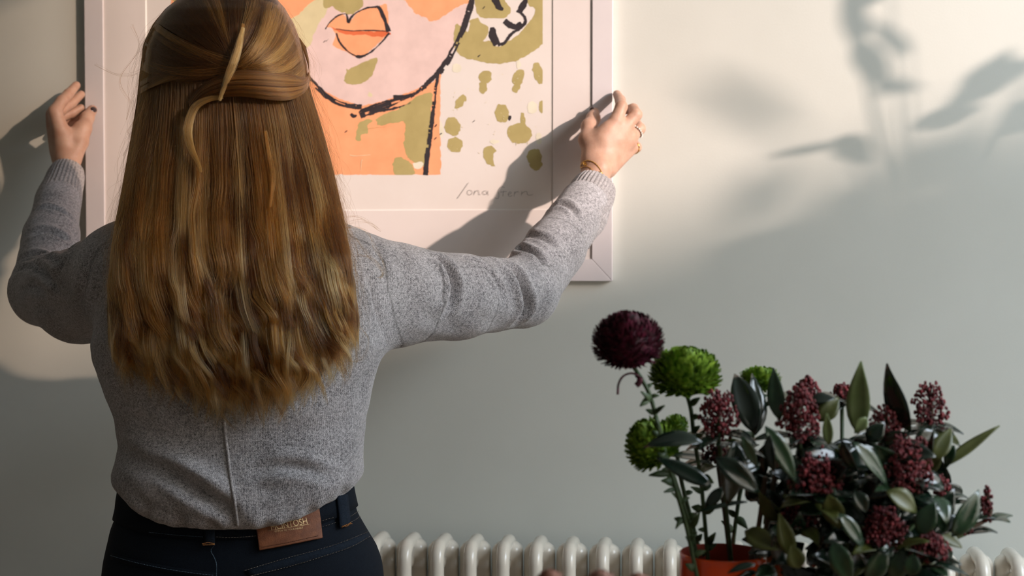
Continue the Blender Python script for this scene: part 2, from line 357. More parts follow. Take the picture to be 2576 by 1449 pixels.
# ------------------------------------------------------------------ the framed print
FY = -0.0162                                     # front plane of the frame
fx0, fx1 = P(215, 400, FY).x, P(1540.5, 400, FY).x; fz0 = P(1300, 706.5, FY).z; fz1 = fz0+1.14; FW = P(1540.5, 400, FY).x-P(1489.5, 400, FY).x
pic = empty('picture_frame', ((fx0+fx1)/2, 0, fz0), 'wide white framed abstract portrait print held against the grey wall', 'picture')
def rail(a, b_, ia, ib, name='frame_rail'):     # outer corners a,b ; inner corners ia,ib in (x,z)
    mb = MB(); e = 0.00035; mid = [(a[0]+b_[0]+ia[0]+ib[0])/4, (a[1]+b_[1]+ia[1]+ib[1])/4]
    ax = Vector((b_[0]-a[0], b_[1]-a[1])).normalized()
    cs = [Vector(a)+ax*e, Vector(b_)-ax*e, Vector(ib)-ax*e, Vector(ia)+ax*e]
    vs = [(c.x, FY, c.y) for c in cs]+[(c.x, -0.001, c.y) for c in cs]
    mb.add(vs, [(0, 1, 2, 3), (7, 6, 5, 4), (0, 4, 5, 1), (1, 5, 6, 2), (2, 6, 7, 3), (3, 7, 4, 0)])
    o = mb.build(name, M['frame'], pic, smooth=False); me = o.data
    bmx = bmesh.new(); bmx.from_mesh(me); bmesh.ops.recalc_face_normals(bmx, faces=bmx.faces); bmx.to_mesh(me); bmx.free(); return bevel(o, 0.0007, 2)
ix0, ix1, iz0, iz1 = fx0+FW, fx1-FW, fz0+FW+0.003, fz1-FW
rail((fx0, fz0), (fx1, fz0), (ix0, iz0), (ix1, iz0)); rail((fx1, fz0), (fx1, fz1), (ix1, iz0), (ix1, iz1))
rail((fx1, fz1), (fx0, fz1), (ix1, iz1), (ix0, iz1)); rail((fx0, fz1), (fx0, fz0), (ix0, iz1), (ix0, iz0))
for (cx_, cz_, ox, oz) in ((ix0, iz0, fx0, fz0), (ix1, iz0, fx1, fz0), (ix1, iz1, fx1, fz1), (ix0, iz1, fx0, fz1)):
    a = Vector((ox, oz)); c = Vector((cx_, cz_)); d = (c-a); n = Vector((-d.y, d.x)).normalized()*0.0006; a = a+d*0.02; c = c-d*0.02; mb = MB()
    mb.slab([[Vector((a.x-n.x, FY+0.0012, a.y-n.y)), Vector((a.x+n.x, FY+0.0012, a.y+n.y))], [Vector((c.x-n.x, FY+0.0012, c.y-n.y)), Vector((c.x+n.x, FY+0.0012, c.y+n.y))]], Vector((0, -1, 0)), 0.002)
    mb.build('mitre_joint', M['gap'], pic, smooth=False)
MY, PY_ = FY+0.0032, FY+0.0050                   # mat front, print surface
mx0, mx1, mz0 = P(367, 200, MY).x, P(1391, 400, MY).x, P(1200, 529, MY).z; mz1 = iz1-0.07
mb = MB(); e = 0.004; f = 0.0019
O_ = [(ix0-e, iz0-e), (ix1+e, iz0-e), (ix1+e, iz1+e), (ix0-e, iz1+e)]; I_ = [(mx0, mz0), (mx1, mz0), (mx1, mz1), (mx0, mz1)]; J_ = [(mx0+f, mz0+f), (mx1-f, mz0+f), (mx1-f, mz1-f), (mx0+f, mz1-f)]
vs = [(x, MY, z) for x, z in O_+I_]+[(x, PY_-0.0001, z) for x, z in J_]+[(x, PY_+0.0002, z) for x, z in O_]
mb.add(vs, [(i, (i+1) % 4, 4+(i+1) % 4, 4+i) for i in range(4)]); mb.m = [0]*4
mb.add(vs, [(4+i, 4+(i+1) % 4, 8+(i+1) % 4, 8+i) for i in range(4)], 1); mb.build('mat_board', [M['mat'], M['core']], pic, smooth=False)
mb = MB(); mb.box((ix0-e, PY_, iz0-e), (ix1+e, PY_+0.0015, iz1+e)); mb.build('print_paper', M['paper'], pic, smooth=False)
mb = MB(); mb.box((ix0-e, PY_+0.0016, iz0-e), (ix1+e, -0.002, iz1+e)); mb.build('backing_board', M['core'], pic, smooth=False)
# painted shapes, in the measured coordinates of a close look at the print
AL = [0]
def A2(c): return 700+c[0]/2.07, c[1]/2.07
def artpt(c, lay):
    px, py = A2(c); return P(px, py, PY_-0.000008*lay-0.00004)
ART_X0, ART_X1, ART_B = -560, 1377, 911
def rough(pts, amp=3.0, step=9, seed=0):
    pts = resample(list(pts)+[pts[0]], step)[:-1]; out = []
    for i, p in enumerate(pts):
        a = mnoise.noise(Vector((p[0]*0.05, p[1]*0.05, seed*3.1)))*amp*1.6+mnoise.noise(Vector((p[0]*0.22, p[1]*0.22, seed)))*amp
        b_ = mnoise.noise(Vector((p[1]*0.05, p[0]*0.05, seed*5.3+9)))*amp*1.6+mnoise.noise(Vector((p[1]*0.22, p[0]*0.22, seed+4)))*amp
        out.append((min(max(p[0]+a, ART_X0), ART_X1), min(p[1]+b_, ART_B)))
    return out
art = {}
def shape(col, pts, amp=3.0, smooth=True, key=None):
    AL[0] += 1; lay = AL[0]
    if smooth: pts = catmull(list(pts)+[pts[0]], 4)[:-1]
    pts = rough(pts, amp, 9, lay); v3 = [artpt(p, lay) for p in pts]
    tri = tessellate_polygon([[Vector((p[0], p[1], 0)) for p in pts]]); mb = art.setdefault(col, MB())
    fs = []
    for t in tri:
        a, b_, c = (v3[k] for k in t); fs.append(tuple(t) if (b_-a).cross(c-a).y < 0 else tuple(t[::-1]))
    mb.add(v3, fs)
def stroke(col, pts, ws, amp=2.0, dry=0, drag=0.25):
    AL[0] += 1; lay = AL[0]; n0 = len(pts); path = catmull(pts, 8); tt = np.linspace(0, 1, len(path)); w = np.interp(tt, np.linspace(0, 1, len(ws)), ws)
    path2 = resample(path, 4); tt2 = np.linspace(0, 1, len(path2)); w = np.interp(tt2, tt, w); d = np.gradient(path2, axis=0); d /= np.linalg.norm(d, axis=1)[:, None]+1e-9; nn = np.stack([-d[:, 1], d[:, 0]], 1)
    mb = art.setdefault(col, MB())
    nb = max(1, dry+1); edges = np.linspace(-0.5, 0.5, nb+1)
    for k in range(nb):
        L_, R_ = [], []
        for i, p in enumerate(path2):
            s = lay*1.7+k*3.3; wob = mnoise.noise(Vector((i*0.11, s, 0)))*amp*1.5+mnoise.noise(Vector((i*0.45, s, 2)))*amp
            wob2 = mnoise.noise(Vector((i*0.11, s, 7)))*amp*1.5+mnoise.noise(Vector((i*0.45, s, 9)))*amp
            q1 = p+nn[i]*(w[i]*edges[k]+(wob if k == 0 else wob*0.3-0.4)); q2 = p+nn[i]*(w[i]*edges[k+1]+(wob2 if k == nb-1 else wob2*0.3+0.4)); L_.append(q1); R_.append(q2)
        vs = [artpt((min(max(a[0], ART_X0), ART_X1), min(a[1], ART_B+2)), lay+k*0.1) for a in L_]+[artpt((min(max(a[0], ART_X0), ART_X1), min(a[1], ART_B+2)), lay+k*0.1) for a in R_]; n = len(L_)
        fs = []
        for i in range(n-1):
            if dry and 0 < k < nb-0 and mnoise.noise(Vector((i*0.05, lay*2.1+k*7.7, 4)))+0.35*mnoise.noise(Vector((i*0.3, lay+k*5, 1))) > drag: continue
            if (vs[i+1]-vs[i]).cross(vs[n+i]-vs[i]).y < 0: fs.append((i, i+1, n+i+1, n+i))
            else: fs.append((i, n+i, n+i+1, i+1))
        mb.add(vs, fs)
T = -820
AL[0] += 1
shape('paper', [(ART_X0, T), (ART_X1, T), (ART_X1, ART_B), (ART_X0, ART_B)], 0.8, False)
shape('orange', [(ART_X0, T+100), (300, T+90), (420, -200), (700, -60), (845, 60), (848, 300), (842, 620), (848, 850), (842, 911), (ART_X0, 911)], 3, False)
shape('pink', [(120, 240), (150, 390), (190, 440), (250, 480), (350, 525), (440, 550), (560, 522), (700, 472), (810, 425), (870, 330), (925, 230), (965, 140), (1000, 20), (1000, T+150), (200, T+140), (120, -100), (110, 60)], 3, False)
shape('lime', [(150, -10), (70, 95), (95, 200), (125, 262), (170, 225), (200, 150), (250, 60), (270, -30), (210, -60)], 5)
shape('orange', [(-120, -40), (0, 60), (70, 96), (150, 30), (215, -60), (-60, -190)], 4)
shape('lime', [(-520, -60), (-480, 60), (-440, 20), (-360, -30), (-420, -90)], 5)
shape('olive', [(-540, -60), (-550, 5), (-500, 35), (-470, 25), (-400, -30), (-470, -80)], 5)
shape('orange', [(640, -20), (690, 40), (720, 75), (770, 92), (790, 110), (840, 95), (900, 62), (950, 30), (990, 0), (960, -130), (690, -150)], 5)
shape('olive', [(235, 20), (245, 48), (280, 30), (300, 50), (335, 66), (375, 75), (420, 50), (445, 0), (350, -30), (250, -20)], 5)
shape('orange', [(248, 140), (275, 105), (330, 72), (368, 112), (410, 70), (450, 45), (520, 32), (560, 20), (572, 60), (572, 150), (560, 190), (520, 225), (470, 272), (420, 300), (350, 268), (285, 235), (300, 185), (280, 150)], 3)
shape('red', [(272, 130), (300, 148), (350, 158), (420, 162), (500, 165), (560, 160), (590, 178), (545, 190), (500, 192), (450, 180), (400, 182), (330, 172), (290, 155)], 3)
shape('olive', [(355, 338), (362, 365), (400, 345), (515, 300), (505, 352), (480, 402), (440, 432), (380, 440), (342, 425), (350, 390)], 4)
shape('haze', [(470, 480), (490, 492), (480, 505), (462, 498)], 3)
shape('olive', [(505, 620), (560, 592), (640, 560), (705, 515), (770, 485), (804, 490), (795, 600), (788, 700), (770, 850), (715, 852), (665, 805), (655, 720), (658, 640), (590, 640), (520, 656)], 4)
shape('olive', [(405, 705), (418, 650), (440, 628), (480, 622), (492, 632), (462, 655), (470, 690), (430, 702), (436, 735), (404, 728)], 4)
shape('olive', [(594, 852), (620, 818), (652, 822), (690, 850), (712, 895), (690, 915), (620, 915), (598, 890)], 4)
shape('cream', [(842, 620), (856, 655), (862, 700), (846, 720), (840, 680)], 3)
shape('cream', [(700, 850), (752, 842), (745, 875), (712, 880)], 3)
# the big looping flower at the upper right
shape('olive', [(1020, -40), (1028, 40), (1050, 88), (1110, 96), (1180, 90), (1212, 58), (1200, 30), (1175, -10), (1170, -90), (1050, -90)], 4)
shape('olive', [(1000, 105), (1040, 92), (1052, 120), (1096, 138), (1088, 190), (1068, 214), (1110, 212), (1140, 242), (1200, 212), (1265, 168), (1300, 120), (1336, 70), (1330, 40), (1300, 18), (1310, -40), (1375, -60), (1378, 200), (1372, 236), (1310, 278), (1240, 316), (1140, 331), (1050, 318), (960, 296), (925, 262), (912, 190), (930, 120), (985, 165)], 4)
for i, (x, y, a, b_, ang) in enumerate([(1078, 400, 36, 34, .4), (1068, 455, 22, 30, 0), (1250, 405, 30, 44, .2), (1240, 458, 20, 26, .3), (1354, 380, 26, 60, -.25), (948, 530, 22, 44, .6), (1165, 590, 38, 50, -.1), (1372, 555, 14, 36, 0),
        (908, 658, 42, 50, -.2), (920, 755, 42, 40, .2), (1257, 695, 64, 54, .1), (1276, 625, 12, 44, -.15), (1108, 812, 38, 56, -.3), (1334, 815, 40, 42, 0), (1342, 860, 34, 26, 0)]):
    pts = [(x+a*math.cos(t)*math.cos(ang)-b_*math.sin(t)*math.sin(ang), y+a*math.cos(t)*math.sin(ang)+b_*math.sin(t)*math.cos(ang)) for t in np.linspace(0, 2*PI, 11)[:-1]]
    shape('olive', pts, 5)
shape('paper', [(1120, 800), (1160, 775), (1185, 800), (1165, 850), (1130, 868), (1122, 830)], 3)
for (x, y, a, b_) in [(928, 355, 24, 25), (1323, 560, 28, 32), (1125, 738, 26, 13), (1358, 722, 15, 30), (1250, 335, 12, 24)]:
    shape('cream', [(x+a*math.cos(t), y+b_*math.sin(t)) for t in np.linspace(0, 2*PI, 9)[:-1]], 4)
shape('black', [(1198, 605), (1210, 600), (1215, 612), (1205, 630), (1197, 622)], 1)
# ink lines
stroke('black', [(120, 345), (150, 395), (190, 440), (260, 505), (340, 545), (435, 556)], [22, 26, 24, 22, 28], 3, 3)
stroke('black', [(425, 598), (480, 575), (545, 548), (600, 530), (660, 512), (720, 482), (790, 420), (835, 375)], [42, 46, 40, 26, 18, 26, 20], 4, 3, 0.35)
stroke('black', [(835, 378), (880, 318), (930, 225), (968, 140), (992, 60), (1012, -20), (1020, -200), (1000, -420)], [34, 30, 26, 34, 28, 26, 26, 22], 3, 2)
stroke('black', [(835, 370), (822, 450), (812, 530), (802, 620), (790, 710), (778, 800), (766, 912)], [18, 14, 18, 22, 24, 24, 26], 3, 1, 0.5)
stroke('black', [(470, 590), (520, 580), (580, 568), (640, 555), (690, 535)], [10, 14, 10, 6], 3, 2, 0.1)
stroke('black', [(378, 592), (392, 605), (410, 600)], [10, 16, 6], 3)
stroke('black', [(600, 505), (650, 500), (690, 490)], [20, 12, 4], 3)
stroke('black', [(245, 152), (270, 115), (310, 82), (352, 70)], [6, 6, 7, 5], 1.5)
stroke('black', [(355, 72), (366, 116), (385, 85), (420, 58), (470, 40), (520, 35)], [8, 14, 8, 6, 8, 12], 2)
stroke('black', [(520, 32), (545, 75), (560, 120), (576, 165)], [16, 20, 16, 26], 3)
stroke('black', [(578, 172), (545, 212), (500, 258), (460, 284), (425, 296)], [12, 7, 6, 8, 16], 2)
stroke('black', [(405, 293), (425, 297), (440, 294)], [10, 18, 10], 2)
stroke('black', [(303, 172), (318, 215), (345, 250), (375, 276), (405, 292)], [6, 11, 9, 5, 6], 1.5)
stroke('black', [(300, 150), (380, 160), (470, 158), (575, 162)], [3, 5, 6, 5], 1.5)
stroke('black', [(1118, -60), (1135, 0), (1150, 35), (1172, 50)], [34, 38, 34, 18], 4)
stroke('black', [(1298, -60), (1290, 0), (1266, 40), (1254, 68)], [18, 16, 34, 30], 3)
stroke('black', [(1262, 66), (1284, 90), (1284, 120), (1255, 150), (1210, 180), (1180, 222), (1145, 236)], [10, 14, 18, 16, 14, 18, 12], 3)
stroke('black', [(1112, 142), (1118, 190), (1142, 232)], [20, 44, 30], 4)
stroke('black', [(1178, 108), (1205, 128), (1240, 140), (1268, 122)], [24, 34, 26, 20], 4)
stroke('black', [(1268, -100), (1330, -130), (1360, -220)], [14, 18, 12], 4)
for (x, y) in [(240, 215), (255, 210), (352, 685), (1018, 632), (845, 700), (820, 655), (818, 722), (1046, 292), (1070, 40)]:
    stroke('black', [(x-6, y+6), (x, y), (x+7, y-7)], [2, 5, 2], 2)
for (pts, w) in [([(372, 808), (410, 812), (480, 806)], 3), ([(428, 888), (434, 835), (440, 835)], 3), ([(400, 690), (470, 670), (560, 660)], 2), ([(1240, 740), (1240, 756)], 3), ([(1300, 735), (1297, 750)], 3)]: stroke('haze' if w == 3 else 'olive', pts, [w, w], 1)
for i in range(60):
    x, y = random.uniform(870, 1370), random.uniform(330, 905); stroke(random.choice(['cream', 'haze', 'haze']), [(x, y), (x+random.uniform(-9, 9), y+random.uniform(-6, 6))], [random.uniform(1, 3), 1], 1)
PC = dict(paper='paper')
AW = MB(); am = []
for k, mb_ in art.items():
    am.append(M['p_'+k] if 'p_'+k in M else M['paper']); AW.add(mb_.v, mb_.f, len(am)-1)
o = AW.build('printed_portrait', am, pic, smooth=False); o['label'] = 'abstract peach and olive portrait with black ink lines'
# pencil signature
mb = MB()
def sgn(pts, w=0.0011, sm=True):
    pts = catmull(pts, 6) if sm and len(pts) > 2 else np.array(pts, float); pts = resample(pts, 5)
    d = np.gradient(pts, axis=0); d /= np.linalg.norm(d, axis=1)[:, None]+1e-9; n = np.stack([-d[:, 1], d[:, 0]], 1)*w*0.5*1520*4.262*0.55
    a = [P(1100+x/4.262, 400+y/4.262, PY_-0.0014) for x, y in pts+n]; c = [P(1100+x/4.262, 400+y/4.262, PY_-0.0014) for x, y in pts-n]; k = len(a)
    mb.add(a+c, [(i, i+1, k+i+1, k+i) for i in range(k-1)])
circ = lambda x, y, a, b_, t0, t1: [(x+a*math.cos(t), y+b_*math.sin(t)) for t in np.linspace(t0, t1, 10)]
for s_ in [[(335, 255), (276, 340), (215, 425)], circ(350, 358, 26, 26, -1.5, 4.6), [(405, 338), (400, 362), (396, 385)], [(398, 365), (425, 338), (446, 345), (450, 378), (468, 378)], circ(514, 360, 24, 20, -0.8, 5.3),
           [(545, 340), (544, 368), (552, 390)], [(722, 306), (690, 298), (664, 320), (652, 350), (662, 385), (650, 425), (615, 415)], [(712, 338), (706, 370), (704, 400)], [(675, 355), (715, 350), (745, 348)],
           [(758, 382), (785, 372), (792, 356), (775, 355), (760, 380), (775, 402), (805, 390)], [(832, 350), (826, 378), (824, 402)], [(828, 372), (848, 352), (872, 354)], [(908, 345), (904, 370), (902, 390)],
           [(906, 372), (935, 350), (962, 352), (966, 380), (990, 388), (1026, 382)]]: sgn(s_)
o = mb.build('signature', M['pencil'], pic, smooth=False); o['label'] = 'handwritten pencil signature'

# ------------------------------------------------------------------ the radiator: one section, copied
RY0, RY1 = -0.155, -0.055; RR = 0.0115
zr = P(1045, 1331, RY1).z-RR
def section_mesh():
    mb = MB(); r = RR; bend = 0.024; top = zr-0.0
    def arc(c, a0, a1, rad, n=6): return [(0, c[0]+rad*math.cos(t), c[1]+rad*math.sin(t)) for t in np.linspace(a0, a1, n)]
    path = [(0, RY0, 0.13)]+[(0, RY0, z) for z in np.linspace(0.2, top-bend, 5)]+arc((RY0+bend, top-bend), PI, PI/2, bend)[1:]+arc((RY1-bend, top-bend), PI/2, 0, bend)+[(0, RY1, 0.13)]
    mb.tube(path, r, 16)
    mb.tube([(0, (RY0+RY1)/2, 0.13), (0, (RY0+RY1)/2, top+0.0)], r, 12)
    yc = -0.092; zt_ = top+0.003; ring = []; seg = 28                     # the wide inner waterway, shoulders rounded at the top
    prof = [(0.12, 0.016, 0.012), (0.135, 0.0262, 0.021), (0.18, 0.0262, 0.021)]+[(z_, 0.0262, 0.021) for z_ in np.linspace(0.3, zt_-0.02, 4)]+[(zt_-0.018+0.018*math.sin(a_), 0.0262-0.020*(1-math.cos(a_)), 0.021-0.013*(1-math.cos(a_))) for a_ in np.linspace(0.2, PI/2, 7)]
    vs = [(a_*math.copysign(abs(math.cos(t))**0.62, math.cos(t)), yc+b_*math.copysign(abs(math.sin(t))**0.62, math.sin(t)), z_) for z_, a_, b_ in prof for t in [2*PI*k/seg for k in range(seg)]]; n_ = len(prof)
    mb.add(vs, [(i*seg+k, i*seg+(k+1) % seg, (i+1)*seg+(k+1) % seg, (i+1)*seg+k) for i in range(n_-1) for k in range(seg)]+[tuple(range(seg))[::-1], tuple((n_-1)*seg+k for k in range(seg))])
    mb.ball((0, RY0+0.03, top-0.030), (0.010, 0.035, 0.012), nu=12, nv=8); mb.ball((0, RY0+0.03, 0.15), (0.010, 0.035, 0.012), nu=12, nv=8)
    return mb.mesh('radiator_section', M['rad'])
xs = [P(px, 1400, RY0).x for px in (1018, 1685)]; pitch = (xs[1]-xs[0])/8
rx0 = xs[0]-6*pitch; NSEC = 25
rad = empty('radiator', (rx0+NSEC*pitch/2, (RY0+RY1)/2, 0), 'cream white column radiator standing low along the wall', 'radiator')
sm_ = section_mesh()
for i in range(NSEC):
    o = bpy.data.objects.new('radiator_section', sm_); COL.objects.link(o); o.parent = rad; o.location = Vector((rx0+i*pitch, 0, 0))-rad.location
for i in (1, NSEC-2):
    mb = MB(); x = rx0+i*pitch+pitch/2; mb.tube([(x, RY0+0.02, 0.001), (x, RY0+0.02, 0.14)], 0.008, 10); mb.tube([(x, RY1-0.02, 0.001), (x, RY1-0.02, 0.14)], 0.008, 10)
    mb.box((x-0.012, RY0, 0.13), (x+0.012, RY1, 0.15)); mb.build('foot', M['rad'], rad)
mb = MB(); mb.tube([(rx0+NSEC*pitch-0.026, -0.105, 0.16), (rx0+NSEC*pitch+0.05, -0.105, 0.16), (rx0+NSEC*pitch+0.05, -0.105, 0.0)], 0.008, 10); mb.build('pipe', M['rad'], rad)

# ------------------------------------------------------------------ the woman
TY = -0.58                                      # centre plane of the torso
woman = empty('person', (P(600, 1449, TY).x, TY, 0), 'woman seen from behind in a grey jumper and dark jeans, holding up the framed print', 'person')
rows = [(585, 380, 830), (620, 318, 896), (660, 288, 930), (760, 268, 952), (865, 244, 966), (905, 249, 952), (950, 262, 936), (1000, 282, 926), (1050, 304, 914), (1120, 316, 909), (1160, 308, 908), (1190, 298, 909), (1215, 296, 905), (1250, 306, 893), (1290, 316, 887), (1345, 338, 878)]
def rowset(rows, Yc): 
    return [(P(600, r[0], Yc).z, (P(r[1], r[0], Yc).x+P(r[2], r[0], Yc).x)/2, (P(r[2], r[0], Yc).x-P(r[1], r[0], Yc).x)/2) for r in rows]
rs = rowset(rows, TY); zs = [r[0] for r in rs]; cxs = [r[1] for r in rs]; aa = [r[2] for r in rs]
bb = np.interp([r[0] for r in rows], [585, 650, 760, 865, 950, 1100, 1190, 1250, 1345], [0.055, 0.085, 0.105, 0.112, 0.110, 0.102, 0.116, 0.116, 0.105])
cyb = [TY]*len(rows)
SHR, SHL = P(885, 733, -0.54), P(305, 694, -0.55)
E_R, W_R = P(1318, 736, -0.33), P(1468, 514, -0.158)
M_L, E_L, W_L = P(204, 744, -0.42), P(114, 732, -0.300), P(147, 505, -0.155)
ARM_R = [(SHR, 0.0735), (P(1000, 742, -0.495), 0.0705), (P(1150, 746, -0.43), 0.0600), (E_R, 0.0510), (P(1395, 628, -0.235), 0.0465), (W_R, 0.0405)]
ARM_L = [(SHL, 0.067), (M_L, 0.0700), (E_L, 0.0545), (P(128, 600, -0.225), 0.0435), (W_L, 0.0365)]
sw = Field((P(0, 700, -0.2).x-0.04, -0.79, P(600, 1360, TY).z-0.03), (P(1560, 700, -0.1).x+0.03, -0.02, P(600, 540, TY).z+0.10), 0.0040)
sw.stack(zs, cxs, aa, cyb, bb, 0.01)
sw.capsule(P(470, 640, -0.56), P(690, 640, -0.56), 0.075, 0.075, 0.05)
sw.capsule(P(500, 600, -0.55), SHL+Vector((0.02, 0, 0.01)), 0.05, 0.058, 0.04); sw.capsule(P(650, 600, -0.55), P(885, 715, -0.54), 0.05, 0.064, 0.04)
sw.capsule(P(575, 620, -0.55), P(575, 560, -0.55), 0.075, 0.065, 0.03)
for chain in (ARM_R, ARM_L):
    for i, ((p, r0), (q_, r1)) in enumerate(zip(chain, chain[1:])): sw.capsule(p, q_, r0, r1, 0.035 if i == 0 else 0.012)
hemx = [250, 320, 420, 520, 600, 680, 740, 800, 850, 880, 905, 950]; hemy = [1262, 1292, 1325, 1334, 1336, 1328, 1311, 1285, 1261, 1246, 1226, 1205]
hX = np.array([P(x, y, TY-0.1).x for x, y in zip(hemx, hemy)]); hZ = np.array([P(x, y, TY-0.1).z for x, y in zip(hemx, hemy)])
zl = float(hZ.min())-0.03
sl_, X, Y, Z = sw.sub((sw.lo[0], -0.80, zl), (sw.lo[0]+2, 0, float(hZ.max())+0.06))
sw.cut(sl_, (np.interp(X, hX, hZ)-Z+0*Y).astype(np.float32), 0.022)
sv, sq = sw.polys(); sv = laplace(sv, sq, 2)
# folds: creases and ridges along lines drawn on the cloth
def folds(v, q, lst):
    n = vnormals(v, q); bv = bvh_of(v, q); disp = np.zeros(len(v)); smp = None
    for pts, A, w, tp in lst:
        c = resample(catmull(pts, 5), 6); loc = []; amp = []
        for i, (x, y) in enumerate(c):
            h, hn = hit(bv, x, y)
            if h is not None: loc.append(h); amp.append(math.sin(PI*min(1, max(0, (i+0.5)/len(c))))**0.6)
        if not loc: continue
        loc = np.array(loc); amp = np.array(amp); lo = loc.min(0)-3.2*w; hi = loc.max(0)+3.2*w
        sel = np.where(np.all((v > lo) & (v < hi), axis=1))[0]
        d = np.linalg.norm(v[sel][:, None, :]-loc[None], axis=2); j = d.argmin(1); dm = d[np.arange(len(sel)), j]/w
        if tp == 'c': prof = -np.exp(-dm**2*1.6)+0.45*np.exp(-((dm-1.7)/0.7)**2)
        elif tp == 'r': prof = np.exp(-dm**2)
        else: prof = -np.exp(-dm**2)
        disp[sel] += A*prof*amp[j]
    return laplace(v+n*disp[:, None], q, 1, 0.4)
F = []
# right sleeve
F += [([(1085, 640), (1120, 668), (1140, 715), (1137, 760), (1120, 792)], 0.0165, 0.0072, 'c'),
      ([(1262, 655), (1300, 690), (1318, 735), (1322, 775), (1300, 812)], 0.0190, 0.0078, 'c'),
      ([(1170, 648), (1215, 668), (1250, 705), (1262, 745)], 0.0080, 0.006, 'c'),
      ([(1290, 618), (1345, 640), (1372, 672)], 0.0110, 0.0068, 'c'), ([(1325, 590), (1370, 600), (1395, 622)], 0.0070, 0.007, 'c'),
      ([(1385, 520), (1415, 512), (1440, 525), (1455, 548)], 0.0090, 0.0058, 'c'), ([(1225, 645), (1275, 665), (1310, 700)], 0.003, 0.006, 'r'),
      ([(1100, 640), (1150, 665), (1172, 720), (1170, 780)], 0.0025, 0.010, 'r'), ([(1345, 640), (1350, 700), (1345, 760), (1320, 815)], 0.004, 0.011, 'r'),
      ([(940, 600), (955, 640), (962, 680)], 0.004, 0.008, 'c'), ([(1000, 612), (1015, 640), (1010, 680)], 0.003, 0.009, 'c'), ([(1190, 835), (1090, 800), (1040, 780)], 0.0018, 0.012, 'c'),
      ([(1290, 820), (1200, 800), (1160, 770)], 0.0016, 0.012, 'c'), ([(1450, 690), (1405, 650), (1380, 640)], 0.0022, 0.010, 'c')]
# armhole seam
F += [([(928, 690), (938, 745), (950, 800), (965, 840), (978, 868)], 0.0028, 0.0042, 'v')]
# left sleeve
F += [([(50, 650), (90, 640), (130, 652), (165, 662)], 0.0110, 0.0065, 'c'), ([(72, 590), (110, 580), (150, 592), (185, 615)], 0.0085, 0.0060, 'c'), ([(85, 530), (120, 520), (160, 535), (190, 560)], 0.0070, 0.0055, 'c'),
      ([(28, 690), (70, 672), (120, 690), (150, 730)], 0.0085, 0.0070, 'c'), ([(40, 740), (85, 720), (120, 745)], 0.0060, 0.0080, 'c'), ([(190, 600), (175, 650), (140, 700), (130, 770)], 0.0095, 0.0075, 'c'), ([(60, 790), (110, 770), (150, 790)], 0.0035, 0.0090, 'c'), ([(235, 640), (215, 700), (200, 770), (215, 830)], 0.0035, 0.010, 'c')]
# back
F += [([(385, 1160), (430, 1190), (500, 1235), (560, 1275), (590, 1310)], 0.0120, 0.0115, 'c'), ([(350, 1140), (430, 1165), (520, 1205), (570, 1240)], 0.0090, 0.013, 'r'), ([(310, 1235), (400, 1290), (480, 1300)], 0.0040, 0.013, 'c'),
      ([(640, 1190), (700, 1175), (770, 1180), (830, 1200)], 0.0095, 0.0085, 'c'), ([(630, 1215), (690, 1245), (760, 1250), (800, 1235)], 0.0040, 0.016, 'c'), ([(660, 1180), (740, 1160), (820, 1180)], 0.003, 0.014, 'r'),
      ([(300, 1120), (330, 1150), (400, 1180)], 0.004, 0.012, 'c'), ([(870, 1120), (850, 1180), (800, 1240), (740, 1290)], 0.0035, 0.018, 'r'), ([(640, 1280), (700, 1290), (770, 1270)], 0.0045, 0.011, 'c'),
      ([(250, 880), (290, 950), (320, 1040)], 0.0035, 0.012, 'c'), ([(955, 880), (920, 950), (900, 1040)], 0.0035, 0.014, 'c'), ([(330, 1060), (420, 1100), (520, 1110)], 0.003, 0.014, 'c'), ([(880, 1050), (780, 1090), (680, 1100)], 0.003, 0.016, 'c')]
# hem ripples
F += [([(x, y-26), (x+4, y+4)], 0.0035, 0.009, 'c') for x, y in ((370, 1308), (450, 1328), (530, 1334), (670, 1330), (775, 1298), (860, 1255))]
sv = folds(sv, sq, F)
for _ in range(1):                               # soft unevenness of worn wool
    n = vnormals(sv, sq); d = np.array([mnoise.noise(Vector(p)*22)*0.0016+mnoise.noise(Vector(p)*48)*0.0007 for p in sv.tolist()]); sv = sv+n*d[:, None]
SWB = bvh_of(sv, sq)
me = new_mesh('sweater', sv, sq, M['knit'])
# knit directions: around / along each sleeve, across / up the body
uv = np.zeros((len(sv), 3), np.float32); best = np.full(len(sv), 1e9)
Zc = sv[:, 2]; A_ = np.interp(Zc, zs[::-1], aa[::-1]); C_ = np.interp(Zc, zs[::-1], cxs[::-1])
best = np.maximum(np.abs(sv[:, 0]-C_)/A_*0.13-0.13, 0)+np.maximum(0, 0)*0; uv[:, 0] = sv[:, 0]; uv[:, 1] = sv[:, 2]
for chain in (ARM_R, ARM_L):
    acc = 0
    for (p, r0), (q_, r1) in zip(chain, chain[1:]):
        p = np.array(p); q_ = np.array(q_); ax = q_-p; L_ = np.linalg.norm(ax); ax /= L_; t = np.clip((sv-p)@ax, 0, L_); c = p+t[:, None]*ax; dv = sv-c; dd = np.linalg.norm(dv, axis=1)-(r0+(r1-r0)*t/L_)
        s1 = np.cross(ax, [0, 1, 0]); s1 /= np.linalg.norm(s1); s2 = np.cross(ax, s1); ang = np.arctan2(dv@s1, -(dv@s2)*np.sign(s2[1]))
        m_ = (dd < best-0.004) & ((sv[:, 0]-C_ > A_*0.97) | (sv[:, 0]-C_ < -A_*0.97) | (Zc > zs[0])); uv[m_, 0] = (ang*0.055)[m_]; uv[m_, 1] = (acc+t)[m_]; best[m_] = dd[m_]; acc += L_
at = me.attributes.new('knit', 'FLOAT_VECTOR', 'POINT'); at.data.foreach_set('vector', uv.ravel())
